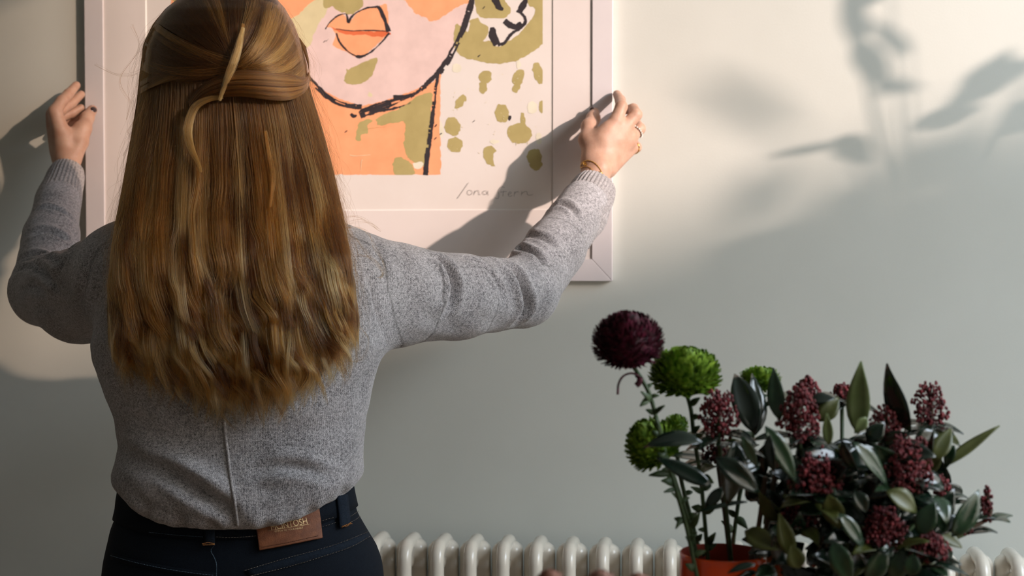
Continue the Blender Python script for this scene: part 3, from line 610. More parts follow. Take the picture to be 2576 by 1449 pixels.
sweater = link('sweater', me, woman); sweater['label'] = 'heather grey knitted jumper'
# centre back seam and armhole seam as raised cords
def cord(name, pts, b_, r, m, parent, off=0.0, seg=6, flat=1.0):
    c = resample(catmull(pts, 6), 7); ps = [hit(b_, x, y, off)[0] for x, y in c]; ps = [p for p in ps if p is not None]
    mb = MB(); mb.tube(ps, r, seg, flat=flat); return mb.build(name, m, parent)
cord('back_seam', [(563, 1040), (568, 1100), (576, 1160), (583, 1220), (594, 1280), (598, 1322)], SWB, 0.0020, M['cuffknit'], sweater, 0.0005, 8)
cord('armhole_seam', [(928, 690), (938, 745), (950, 800), (965, 840), (978, 866)], SWB, 0.0012, M['cuffknit'], sweater, -0.001)
# ribbed cuffs
def cuff(p0, r0, p1, r1, ribs, tilt=0.0):
    p0 = Vector(p0); p1 = Vector(p1); x, y, d = frame_of(p1-p0, Vector((0, 1, 0))); L_ = (p1-p0).length; mb = MB(); nr = 18; seg = ribs*8
    prof = [(t, r0+(r1-r0)*t-max(0, -t)*0.022+0.0035*math.sin(PI*max(0, t))*1.0+0.0012*math.sin(9*t), 1.0) for t in np.linspace(-0.45, 1, nr)]+[(1.012, r1-0.0018, 0.6), (0.99, r1-0.0042, 0.2), (0.8, r1-0.0045, 0.1)]
    vs = []
    for t, r, a in prof:
        for k in range(seg):
            th = 2*PI*k/seg; rr = r+0.00085*a*math.cos(ribs*th+0.25*math.sin(5*t)); sk = tilt*math.cos(th)
            vs.append(p0+d*(t*L_+sk*t)+(x*math.cos(th)+y*math.sin(th))*rr)
    n = len(prof); mb.add(vs, [(i*seg+k, i*seg+(k+1) % seg, (i+1)*seg+(k+1) % seg, (i+1)*seg+k) for i in range(n-1) for k in range(seg)])
    o = mb.build('cuff', M['cuffknit'], sweater); return o
CR0, CR1 = P(1452, 553, -0.172), P(1501, 465, -0.122)
CL0, CL1 = P(141, 524, -0.163), P(171, 428, -0.096)
cuff(CR0, 0.0425, CR1, 0.0325, 36); cuff(CL0, 0.0365, CL1, 0.0262, 32)

# --- hands: fingers as tapered chains blended into one skin
def finger(f, pts, rs_, k=0.003):
    for (a, ra), (c, rc) in zip(zip(pts, rs_), zip(pts[1:], rs_[1:])): f.capsule(a, c, ra, rc, k)
bodyv, bodyq = [], []
def addpart(v, q):
    n = sum(len(x) for x in bodyv); bodyv.append(v); bodyq.append(q+n)
g = lambda cx, cy, Y: P(1350+cx/3.623, 180+cy/3.623, Y)          # right hand, close-up coordinates
f = Field(P(1420, 600, -0.2)-Vector((0, 0.03, 0.0)), P(1640, 215, -0.0)+Vector((0.02, 0, 0.01)), 0.00115)
f.rs = 1.035; wr = g(545, 905, -0.118)
f.capsule(P(1455, 560, -0.178), P(1492, 462, -0.126), 0.027, 0.0235, 0.01); f.capsule(P(1492, 462, -0.126), wr, 0.0235, 0.0235, 0.01, flat=((0.3, 1, 0.2), 0.8))
kn = dict(i=g(722, 452, -0.090), m=g(812, 500, -0.080), r=g(862, 590, -0.068), p=g(862, 700, -0.056))
for key, base, r0, r1 in (('i', g(500, 830, -0.108), 0.0165, 0.0118), ('m', g(560, 850, -0.108), 0.0175, 0.0122), ('r', g(610, 870, -0.100), 0.0165, 0.0115), ('p', g(650, 880, -0.092), 0.0150, 0.0105)):
    f.capsule(base, kn[key], r0, r1, 0.012)
f.capsule(g(600, 620, -0.100), g(820, 620, -0.075), 0.014, 0.012, 0.014)
finger(f, [kn['i'], g(772, 320, -0.082), g(762, 262, -0.052), g(732, 208, -0.026)], [0.0112, 0.0098, 0.0085, 0.0070])
finger(f, [kn['m'], g(905, 392, -0.072), g(880, 340, -0.042), g(800, 352, -0.022)], [0.0112, 0.0100, 0.0086, 0.0070])
finger(f, [kn['r'], g(938, 520, -0.058), g(905, 470, -0.030), g(800, 450, -0.018)], [0.0108, 0.0096, 0.0082, 0.0068])
finger(f, [kn['p'], g(908, 690, -0.044), g(880, 640, -0.024), g(800, 560, -0.016)], [0.0098, 0.0086, 0.0074, 0.0062])
th_ = [g(500, 770, -0.106), g(468, 620, -0.092), g(478, 500, -0.075), g(516, 428, -0.047), g(526, 372, -0.0255)]
finger(f, th_, [0.0140, 0.0130, 0.0108, 0.0094, 0.0080], 0.012)
f.capsule(g(520, 640, -0.100), g(640, 520, -0.098), 0.010, 0.009, 0.012)
v, q = f.polys(); v = laplace(v, q, 2, 0.5); RHB = bvh_of(v, q); addpart(v, q)
h_ = lambda cx, cy, Y: P(cx/2.898, 150+cy/2.898, Y)             # left hand, close-up coordinates
f = Field(P(70, 560, -0.16)-Vector((0.0, 0.02, 0)), P(270, 190, 0.0)+Vector((0.01, 0, 0.0)), 0.00115)
f.rs = 1.035; wl = h_(490, 760, -0.086)
f.capsule(P(140, 530, -0.166), P(168, 438, -0.102), 0.0245, 0.0205, 0.01); f.capsule(P(168, 438, -0.102), wl, 0.0205, 0.0205, 0.01)
kl = dict(i=h_(400, 378, -0.094), m=h_(362, 412, -0.078), r=h_(345, 450, -0.060), p=h_(350, 500, -0.044))
for key, base, r0, r1 in (('i', h_(500, 690, -0.086), 0.0165, 0.0112), ('m', h_(470, 700, -0.082), 0.0165, 0.0112), ('r', h_(455, 710, -0.074), 0.0150, 0.0105), ('p', h_(450, 720, -0.068), 0.0140, 0.0098)):
    f.capsule(base, kl[key], r0, r1, 0.012)
finger(f, [kl['i'], h_(448, 305, -0.082), h_(500, 250, -0.058), h_(556, 188, -0.034)], [0.0108, 0.0096, 0.0086, 0.0070])
finger(f, [kl['m'], h_(440, 372, -0.062), h_(520, 320, -0.040), h_(591, 254, -0.0225)], [0.0106, 0.0096, 0.0084, 0.0068])
finger(f, [kl['r'], h_(440, 420, -0.040), h_(520, 390, -0.026), h_(590, 352, -0.015)], [0.0100, 0.0092, 0.0080, 0.0066])
finger(f, [kl['p'], h_(430, 500, -0.026), h_(500, 470, -0.018), h_(582, 425, -0.013)], [0.0092, 0.0082, 0.0072, 0.0060])
finger(f, [h_(530, 720, -0.085), h_(580, 600, -0.074), h_(610, 500, -0.064), h_(636, 425, -0.042), h_(672, 368, -0.0260)], [0.0150, 0.0142, 0.0128, 0.0110, 0.0086], 0.006)
f.capsule(h_(520, 560, -0.080), h_(570, 520, -0.070), 0.010, 0.010, 0.014)
v, q = f.polys(); v = laplace(v, q, 2, 0.5); LHB = bvh_of(v, q); addpart(v, q)
# --- head, trunk and legs (inside the clothes)
HC = P(563, 165, -0.505)
f = Field((P(0, 700, -0.2).x, -0.74, 0.02), (P(1540, 700, -0.1).x, -0.04, HC.z+0.15), 0.0058)
f.ellipsoid(HC+Vector((0, -0.005, 0.01)), (0.070, 0.086, 0.090), 0.01); f.ellipsoid(HC+Vector((0, 0.03, -0.055)), (0.056, 0.062, 0.068), 0.03)
f.capsule(HC+Vector((0, 0.095, 0.005)), HC+Vector((0, 0.108, -0.022)), 0.007, 0.011, 0.012); f.ellipsoid(HC+Vector((0, 0.082, -0.095)), (0.020, 0.016, 0.016), 0.02)
for s_ in (-1, 1):
    f.ellipsoid(HC+Vector((s_*0.076, 0.005, -0.02)), (0.008, 0.018, 0.030), 0.006); f.ellipsoid(HC+Vector((s_*0.03, 0.082, -0.035)), (0.022, 0.014, 0.018), 0.02)
    f.capsule(HC+Vector((s_*0.012, 0.088, 0.022)), HC+Vector((s_*0.045, 0.074, 0.024)), 0.008, 0.006, 0.012)
f.capsule(HC+Vector((-0.018, 0.092, -0.052)), HC+Vector((0.018, 0.092, -0.052)), 0.0055, 0.0055, 0.004); f.capsule(HC+Vector((-0.014, 0.090, -0.061)), HC+Vector((0.014, 0.090, -0.061)), 0.006, 0.006, 0.004)
f.capsule(HC+Vector((0, -0.02, -0.06)), P(575, 600, -0.56), 0.052, 0.058, 0.03)
f.stack(zs, cxs, aa, cyb, bb, 0.015, grow=-0.034)
f.capsule(P(575, 640, -0.56), SHL, 0.05, 0.045, 0.03); f.capsule(P(575, 640, -0.56), SHR, 0.05, 0.045, 0.03)
for chain in (ARM_R, ARM_L):
    for (p, r0), (q_, r1) in zip(chain, chain[1:]): f.capsule(p, q_, r0-0.016, r1-0.014, 0.01)
hx = P(612, 1449, TY).x
JR = [(1170, 330, 870), (1240, 312, 882), (1290, 308, 893), (1330, 293, 918), (1370, 283, 941), (1410, 276, 955), (1449, 272, 960), (1520, 268, 964), (1600, 272, 962), (1680, 285, 950)]
jr = rowset(JR, -0.56); jb = [0.094, 0.098, 0.104, 0.110, 0.117, 0.122, 0.126, 0.126, 0.118, 0.10]
f.stack([r[0] for r in jr], [r[1] for r in jr], [r[2] for r in jr], [-0.56]*10, jb, 0.015, grow=-0.022)
LEG = []
for s_ in (-1, 1): LEG.append([(Vector((hx+s_*0.088, -0.56, 0.78)), 0.088), (Vector((hx+s_*0.085, -0.555, 0.46)), 0.057), (Vector((hx+s_*0.085, -0.57, 0.34)), 0.056), (Vector((hx+s_*0.09, -0.58, 0.10)), 0.040)])
for lg in LEG:
    for (p, r0), (q_, r1) in zip(lg, lg[1:]): f.capsule(p, q_, r0-0.012, r1-0.01, 0.02)
    f.capsule(lg[-1][0]+Vector((0, 0, -0.04)), lg[-1][0]+Vector((0, 0.12, -0.058)), 0.026, 0.02, 0.02)
v, q = f.polys(); v = laplace(v, q, 2, 0.5); addpart(v, q)
body = link('body', new_mesh('body', np.concatenate(bodyv), np.concatenate(bodyq), M['skin']), woman); body['label'] = 'bare hands and neck'
for s_ in (-1, 1):
    mb = MB(); mb.ball(HC+Vector((s_*0.031, 0.078, 0.004)), 0.0115, nu=14, nv=8); mb.build('eye', M['iris'], body)
# nails
def nail(b_, px, py, r, rot_, parent, asp=1.35):
    c, n = hit(b_, px, py, 0.0)
    if c is None: return
    up = Vector((math.cos(rot_), 0, math.sin(rot_))); up = (up-n*up.dot(n)).normalized(); s = up.cross(n); mb = MB()
    R = Matrix((up, s, n)).transposed(); mb.ball(c-n*0.0008, (r*asp, r, 0.0022), R, 14, 8); mb.build('fingernail', M['nail'], parent)
tn = Vector((-0.50, -0.80, 0.30)).normalized(); tu = (th_[-1]-th_[-2]).normalized(); tu = (tu-tn*tu.dot(tn)).normalized(); mb = MB()
mb.ball(th_[-1]+tn*0.0068+tu*0.0022, (0.0066, 0.0052, 0.0026), Matrix((tu, tn.cross(tu), tn)).transposed(), 14, 8); mb.build('fingernail', M['nail'], body)
nail(LHB, 236.5, 275, 0.0058, math.radians(35), body, 1.25)
# rings and bracelets
def loop_on(b_, pts, back, off):
    c = resample(catmull(pts, 6), 2.0); ps = [hit(b_, x, y, off)[0] for x, y in c]; ps = [p for p in ps if p is not None]
    if back is not None:
        a, z_ = ps[0], ps[-1]
        for t in np.linspace(0.12, 0.88, 9): ps.append(z_.lerp(a, t)+Vector(back)*math.sin(PI*t))
    return ps
def bead_chain(ps, r, m, name, parent, step=0.0026, closed=True):
    pts = resample(np.array([list(p) for p in ps+(ps[:1] if closed else [])]), step); mb = MB()
    for i, p in enumerate(pts[:-1]):
        d = Vector(pts[i+1]-pts[i]).normalized(); x, y, d = frame_of(d); R = Matrix((d, x if i % 2 else y, y if i % 2 else x)).transposed(); mb.ball(p, (step*0.62, r, r*0.7), R, 8, 4)
    return mb.build(name, m, parent)
br = empty('tmp', (0, 0, 0)); bpy.data.objects.remove(br)
z = lambda cx, cy: (1350+cx/3.623, 180+cy/3.623)
up_chain = loop_on(RHB, [z(405, 862), z(425, 825), z(470, 812), z(525, 830), z(570, 880), z(600, 940), z(622, 1000), z(640, 1075)], (0.002, 0.045, 0.008), 0.0009)
lo_chain = loop_on(RHB, [z(402, 880), z(440, 868), z(485, 878), z(525, 920), z(555, 958), z(598, 940)], None, 0.0009)
br1 = bead_chain(up_chain, 0.0009, M['gold'], 'bracelet', woman); br1['label'] = 'thin gold double chain bracelet'
bead_chain(lo_chain, 0.0008, M['gold'], 'inner_chain', br1, closed=False)
for (cx_, cy_, r_) in ((440, 840, 0.0042), (575, 930, 0.0042), (555, 958, 0.003), (455, 850, 0.003)):
    c, n = hit(RHB, *z(cx_, cy_), 0.0012)
    if c is None: continue
    a, b2, _ = frame_of(n); mb = MB(); pts = []
    for k in range(10): rr = r_ if k % 2 == 0 else r_*0.5; t = 2*PI*k/10+0.3; pts.append(c+(a*math.cos(t)+b2*math.sin(t))*rr)
    top = [p+n*0.0008 for p in pts]; mb.add(pts+top+[c+n*0.0014], [(10+k, 10+(k+1) % 10, 20) for k in range(10)]+[(k, (k+1) % 10, 10+(k+1) % 10, 10+k) for k in range(10)]); mb.build('charm', M['gold'], br1, smooth=False)
def ring_(c, axis, r, tube_r, m, name, parent):
    x, y, d = frame_of(axis); mb = MB(); mb.tube([c+(x*math.cos(t)+y*math.sin(t))*r for t in np.linspace(0, 2*PI, 29)[:-1]], tube_r, 8, closed=True); o = mb.build(name, m, parent); return o, x, y
rc = kn['r'].lerp(g(938, 520, -0.058), 0.62); ax = g(938, 520, -0.058)-kn['r']
o, x, y = ring_(rc, ax, 0.0112, 0.0012, M['silver'], 'finger_ring', woman); o['label'] = 'dark ring set with a row of clear stones'
for t in np.linspace(0, 2*PI, 19)[:-1]:
    mb = MB(); nrm = x*math.cos(t)+y*math.sin(t); mb.ball(rc+nrm*0.0124, 0.0015, nu=7, nv=5)
    if nrm.y < 0.3: mb.build('ring_stone', M['stone'], o)
pc = kn['p'].lerp(g(908, 690, -0.044), 0.55); o, x, y = ring_(pc, g(908, 690, -0.044)-kn['p'], 0.0103, 0.0011, M['gold'], 'finger_ring', woman); o['label'] = 'plain thin gold ring'

# --- jeans
f = Field((P(230, 1400, TY).x-0.03, -0.76, 0.03), (P(1010, 1400, TY).x+0.03, -0.36, jr[0][0]+0.03), 0.0052)
f.stack([r[0] for r in jr], [r[1] for r in jr], [r[2] for r in jr], [-0.56]*10, jb, 0.02, p=2.3)
for lg in LEG:
    for (p, r0), (q_, r1) in zip(lg, lg[1:]): f.capsule(p, q_, r0, r1+0.004, 0.03)
jv, jq = f.polys(); jv = laplace(jv, jq, 2, 0.5)
n = vnormals(jv, jq); d = np.array([mnoise.noise(Vector((p[0]*14, p[1]*14, p[2]*30)))*0.0014 for p in jv.tolist()])
cxh = hx; d -= 0.012*np.exp(-((jv[:, 0]-cxh)/0.018)**2)*np.clip((0.86-jv[:, 2])/0.1, 0, 1)*(jv[:, 1] < -0.58)
jv = jv+n*d[:, None]; JB = bvh_of(jv, jq)
jeans = link('jeans', new_mesh('jeans', jv, jq, M['denim']), woman); jeans['label'] = 'dark blue denim jeans'
def strip(name, top, bot, off, th, m, parent, ncol=None, nrow=4, b_=JB):
    ncol = ncol or max(3, int(np.linalg.norm(np.array(top[0])-np.array(top[-1]))/12)); t_ = catmull(top, 8) if len(top) > 2 else np.array(top, float); o_ = catmull(bot, 8) if len(bot) > 2 else np.array(bot, float)
    def at_(c, t):
        s = np.linspace(0, 1, len(c)); return np.array([np.interp(t, s, c[:, 0]), np.interp(t, s, c[:, 1])])
    G = []; N = []
    for j in range(nrow):
        r_, rn = [], []
        for i in range(ncol):
            p = at_(t_, i/(ncol-1))*(1-j/(nrow-1))+at_(o_, i/(ncol-1))*(j/(nrow-1)); c, n = hit(b_, p[0], p[1], off)
            if c is None: c = P(p[0], p[1], -0.57); n = Vector((0, -1, 0))
            r_.append(c); rn.append(n)
        G.append(r_); N.append(rn)
    mb = MB(); mb.slab(G, N, th); return mb.build(name, m, parent)
# waistband all the way round, a couple of mm proud
wbx = np.array([P(x, 1340, -0.66).x for x in (300, 420, 530, 650, 760, 850, 905)]); wbz = np.array([P(x, y, -0.66).z for x, y in ((300, 1330), (420, 1347), (530, 1354), (650, 1350), (760, 1334), (850, 1312), (905, 1291))])
mb = MB(); seg = 120; jz = np.array([r[0] for r in jr])[::-1]; jc = np.array([r[1] for r in jr])[::-1]; ja = np.array([r[2] for r in jr])[::-1]; jbb = np.array(jb)[::-1]; vs = []
for j, tt in enumerate((0, 0.0, 0.33, 0.66, 1.0, 1.0)):
    for k in range(seg):
        t = 2*PI*k/seg; cs, sn = math.cos(t), math.sin(t); pw = 2/2.3
        x0 = np.interp(0.9, jz, jc)+0.16*cs; zb = np.interp(x0, wbx, wbz); zt_ = zb+0.040; zz = zb+(zt_-zb)*tt
        grow = 0.0005 if j in (0, 5) else 0.0034
        a_ = np.interp(zz, jz, ja)+grow; b2 = np.interp(zz, jz, jbb)+grow
        vs.append((np.interp(zz, jz, jc)+a_*math.copysign(abs(cs)**pw, cs), -0.56+b2*math.copysign(abs(sn)**pw, sn), zz))
mb.add(vs, [(i*seg+k, i*seg+(k+1) % seg, (i+1)*seg+(k+1) % seg, (i+1)*seg+k) for i in range(5) for k in range(seg)]); mb.build('waistband', M['denim'], jeans)
strip('yoke_seam', [(616, 1437), (715, 1405), (808, 1380), (870, 1360), (924, 1338)], [(632, 1452), (730, 1425), (823, 1397), (885, 1375), (930, 1352)], 0.0016, 0.0025, M['denim2'], jeans, 26, 3)
strip('yoke_seam', [(280, 1392), (340, 1408), (420, 1424), (500, 1436), (546, 1441)], [(278, 1408), (335, 1424), (415, 1440), (500, 1452), (546, 1456)], 0.0012, 0.0022, M['denim'], jeans, 26, 3)
strip('belt_loop', [(518, 1318), (542, 1318)], [(519, 1369), (543, 1369)], 0.0062, 0.0030, M['denim2'], jeans, 4, 6)
strip('belt_loop', [(838, 1248), (862, 1244)], [(848, 1334), (872, 1326)], 0.0085, 0.0030, M['denim2'], jeans, 4, 8)
mb = MB(); LP = [P(318, 1244, -0.57), P(306, 1256, -0.58), P(298, 1270, -0.58), P(302, 1284, -0.58), P(308, 1296, -0.57), P(314, 1312, -0.56)]
mb.tube([Vector(p) for p in catmull([list(p) for p in LP], 5)], 0.0056, 8, flat=0.3, up=Vector((0, 1, 0))); mb.build('belt_loop', M['denim'], jeans)
def stitch(name, pts, m, parent, b_=JB, step=7.5, ln=5.0, r=0.00042, off=0.0022):
    c = resample(catmull(pts, 8), step); mb = MB()
    for i in range(len(c)-1):
        t = ln/step; a, _ = hit(b_, c[i][0], c[i][1], off); e = c[i]+(c[i+1]-c[i])*t; z_, _ = hit(b_, e[0], e[1], off)
        if a is None or z_ is None or (z_-a).length > 0.012: continue
        mb.tube([a, z_], r, 5)
    if mb.v: return mb.build(name, m, parent, kind='stuff')
w_ = lambda x, y: (250+x/3.2267, 1000+y/3.2267)
stitch('stitching', [w_(1180, 1405), w_(1500, 1310), w_(1800, 1230), w_(2000, 1165), w_(2172, 1095)], M['thread'], jeans)
stitch('stitching', [w_(1230, 1449), w_(1550, 1370), w_(1850, 1280), w_(2050, 1210), w_(2190, 1130)], M['thread'], jeans)
stitch('stitching', [(806, 1311), (822, 1306), (836, 1303)], M['thread'], jeans, off=0.0042); stitch('stitching', [(806, 1327), (825, 1322), (842, 1316)], M['thread'], jeans, off=0.0042)
stitch('stitching', [(866, 1306), (880, 1298), (897, 1286)], M['thread'], jeans, off=0.0042); stitch('stitching', [(868, 1320), (885, 1313), (902, 1300)], M['thread'], jeans, off=0.0042)
stitch('stitching', [(545, 1351), (590, 1353), (648, 1349)], M['thread'], jeans, off=0.0040); stitch('stitching', [(380, 1340), (450, 1347), (515, 1351)], M['thread_b'], jeans, off=0.0042)
stitch('stitching', [(842, 1250), (851, 1330)], M['thread'], jeans, step=6, ln=3.5, off=0.0088) if False else None
stitch('stitching', [(542, 1370), (532, 1385), (540, 1402), (546, 1420), (546, 1452)], M['thread_b'], jeans, step=5, ln=4)
stitch('stitching', [(282, 1398), (340, 1414), (420, 1431), (500, 1443), (540, 1447)], M['thread_b'], jeans)
for pts in ([(515, 1369), (530, 1366), (545, 1369)], [(517, 1372), (545, 1371)], [(850, 1333), (862, 1327), (873, 1325)], [(852, 1330), (862, 1331), (870, 1322)]):
    stitch('bar_tack', pts, M['thread_o'], jeans, step=4, ln=4, r=0.0009, off=0.0096)
# leather patch
patch = strip('leather_patch', [(640, 1282), (720, 1272), (796, 1262)], [(654, 1386), (730, 1372), (808, 1357)], 0.0075, 0.0022, M['leather'], jeans, 14, 9); bevel(patch, 0.0012, 3); patch['label'] = 'tan leather waistband patch with gold lettering'
stitch('patch_stitching', [(660, 1378), (730, 1366), (798, 1352)], M['leather_d'], patch, step=5, ln=3.2, r=0.0005, off=0.0077)
stitch('patch_stitching', [(656, 1376), (649, 1335)], M['leather_d'], patch, step=5, ln=3.2, r=0.0004, off=0.0077)
def letters(txt, p0, p1, size, name, sx=1.0):
    a, n = hit(JB, p0[0], p0[1], 0.0079); c, n2 = hit(JB, p1[0], p1[1], 0.0079); x = (c-a); L_ = x.length; x.normalize(); n = (n+n2).normalized(); yv = n.cross(x).normalized(); n = x.cross(yv)
    cu = bpy.data.curves.new(name, 'FONT'); cu.body = txt; cu.size = 1; cu.extrude = 0.01; ob = bpy.data.objects.new(name, cu); COL.objects.link(ob)
    bpy.context.view_layer.update(); me = bpy.data.meshes.new_from_object(ob.evaluated_get(bpy.context.evaluated_depsgraph_get())); bpy.data.objects.remove(ob)
    xs_ = [v_.co.x for v_ in me.vertices]; w0, w1 = min(xs_), max(xs_); dx_, dy_ = p1[0]-p0[0], p1[1]-p0[1]; Lp = math.hypot(dx_, dy_); ux, uy = dx_/Lp, dy_/Lp; kpx = size*1915
    for v_ in me.vertices:
        t = (v_.co.x-w0)/(w1-w0)*Lp; h_y = v_.co.y*kpx; q_, _ = hit(JB, p0[0]+ux*t+uy*h_y, p0[1]+uy*t-ux*h_y, 0.0079+v_.co.z*0.01); v_.co = q_
    me.materials.clear(); me.materials.append(M['foil']); return link(name, me, patch)
letters('STITCH TO YOUR HEART', (691.5, 1341.5), (760, 1331.5), 0.0031, 'lettering')
letters('MCINTOSH', (684, 1336.5), (770, 1318.5), 0.0125, 'lettering')
mb = MB(); ps = [hit(JB, x, y, 0.0082)[0] for x, y in ((675, 1337.5), (700, 1333), (725, 1329), (750, 1325), (774, 1320))]; mb.tube(ps, 0.00032, 5); mb.build('foil_line', M['foil'], patch)
# shoes
for lg in LEG:
    c = lg[-1][0]; f = Field((c.x-0.07, c.y-0.09, -0.01), (c.x+0.07, c.y+0.21, 0.13), 0.005)
    f.ellipsoid((c.x, c.y+0.0, 0.045), (0.036, 0.05, 0.045), 0.02); f.ellipsoid((c.x, c.y+0.11, 0.032), (0.043, 0.075, 0.032), 0.03); f.capsule((c.x, c.y-0.02, 0.03), (c.x, c.y+0.11, 0.028), 0.032, 0.03, 0.02); f.capsule((c.x, c.y, 0.05), (c.x, c.y, 0.105), 0.044, 0.046, 0.02)
    sl_, X, Y, Z = f.sub(f.lo, f.lo+f.n*f.v); f.cut(sl_, (0.003-Z+0*X+0*Y).astype(np.float32), 0.004)
    v, q = f.polys(); link('shoe', new_mesh('shoe', v, q, M['shoe']), woman)
# ------------------------------------------------------------------ hair
HR = [-34, -22, -8, 20, 60, 110, 160, 200, 250, 320, 400, 480, 560, 640, 720, 800, 860, 920, 960, 1000, 1030, 1060]
HL = [545, 492, 455, 420, 388, 364, 357, 352, 347, 336, 322, 308, 292, 280, 275, 278, 284, 290, 296, 300, 304, 306]
HRt = [590, 650, 690, 715, 738, 757, 771, 776, 790, 812, 834, 853, 870, 884, 893, 898, 898, 897, 894, 890, 886, 884]
YB = [-0.500, -0.540, -0.565, -0.592, -0.610, -0.622, -0.627, -0.627, -0.625, -0.630, -0.645, -0.667, -0.695, -0.713, -0.722, -0.726, -0.728, -0.727, -0.724, -0.720, -0.718, -0.716]
YS = [-0.500, -0.500, -0.500, -0.500, -0.500, -0.502, -0.508, -0.515, -0.530, -0.550, -0.570, -0.595, -0.635, -0.665, -0.680, -0.686, -0.690, -0.692, -0.692, -0.692, -0.692, -0.692]
def surfY(u, row):
    b_ = np.interp(row, HR, YB); s = np.interp(row, HR, YS); return s+(b_-s)*np.sqrt(np.maximum(0, 1-np.abs(2*u-1)**2.3))
def hx_(u, row): l = np.interp(row, HR, HL); r = np.interp(row, HR, HRt); return l+(r-l)*u
CRa = np.array(CR); CAMa = np.array(CAM)
def Pn(px, py, Y):
    px, py, Y = (np.asarray(t, float) for t in (px, py, Y)); d = np.stack([(px-1288)/FPX, -(py-724.5)/FPX, -np.ones_like(px)], -1)@CRa.T
    t = (Y-CAMa[1])/d[..., 1]; return CAMa+d*t[..., None]
# solid mass beneath the strands
mb = MB(); rws = [-22, -8, 20, 60, 110, 160, 200, 250, 320, 400, 480, 560, 640, 720, 780, 830, 860]; nu = 28; vs = []
for r_ in rws:
    us = np.linspace(0, 1, nu); xl, xr = np.interp(r_, HR, HL)+12, np.interp(r_, HR, HRt)-12
    if r_ > 640: k = (r_-640)/220*70; xl += k; xr -= k
    xx = xl+(xr-xl)*us; yb = surfY(us, r_)+0.014; thick = 0.002 if r_ > 850 else 0.018
    vs += [tuple(p) for p in Pn(xx, np.full(nu, r_+8.0), yb)]; fr = np.maximum(yb+thick, np.interp(r_, HR, YS)+(0.004 if r_ > 560 else 0.05))*1.0
    fr = np.where(np.abs(2*us-1) > 0.97, yb+thick*0.3, np.minimum(fr, yb+(0.03 if r_ > 520 else 0.25))); vs += [tuple(p) for p in Pn(xx[::-1], np.full(nu, r_+8.0), fr[::-1])]
ring = 2*nu
fs = [(i*ring+k, i*ring+(k+1) % ring, (i+1)*ring+(k+1) % ring, (i+1)*ring+k) for i in range(len(rws)-1) for k in range(ring)]+[tuple(range(ring))[::-1], tuple((len(rws)-1)*ring+k for k in range(ring))]
mb.add(vs, fs); hair = mb.build('hair', M['haircore'], woman); hair['label'] = 'long golden brown hair, half pinned up'
me = hair.data; bmx = bmesh.new(); bmx.from_mesh(me); bmesh.ops.recalc_face_normals(bmx, faces=bmx.faces); bmx.to_mesh(me); bmx.free()
DARK = np.array([0.016, 0.006, 0.002]); BROWN = np.array([0.040, 0.0135, 0.0028]); GOLD = np.array([0.235, 0.090, 0.017]); PALE = np.array([0.55, 0.33, 0.115])
class Strands:
    def __init__(s): s.p = []; s.c = []; s.r = []
    def add(s, pts, col, rad):             # pts (n,k,3), col (n,k,3), rad (n,k)
        for a, b_, c in zip(pts, col, rad): s.p.append(a); s.c.append(b_); s.r.append(c)
    def build(s, name, parent, label=None):
        hc = bpy.data.hair_curves.new(name); sizes = [len(a) for a in s.p]; hc.add_curves(sizes); P_ = np.concatenate(s.p).astype(np.float32)
        hc.points.foreach_set('position', P_.ravel()); R_ = np.concatenate(s.r).astype(np.float32)
        ra = hc.attributes.get('radius') or hc.attributes.new('radius', 'FLOAT', 'POINT'); ra.data.foreach_set('value', R_)
        C_ = np.concatenate(s.c).astype(np.float32); C4 = np.concatenate([C_, np.ones((len(C_), 1), np.float32)], 1)
        ca = hc.attributes.new('tint', 'FLOAT_COLOR', 'POINT'); ca.data.foreach_set('color', C4.ravel())
        hc.materials.append(M['hair']); o = link(name, hc, parent); o['kind'] = 'stuff'
        if label: o['label'] = label
        return o
def tipRow(x): return np.interp(x, [285, 320, 400, 480, 570, 700, 760, 830, 880, 905], [925, 995, 1035, 1066, 1092, 1086, 1050, 1000, 935, 880])
LEN = Strands(); R = RNG; NP = 30
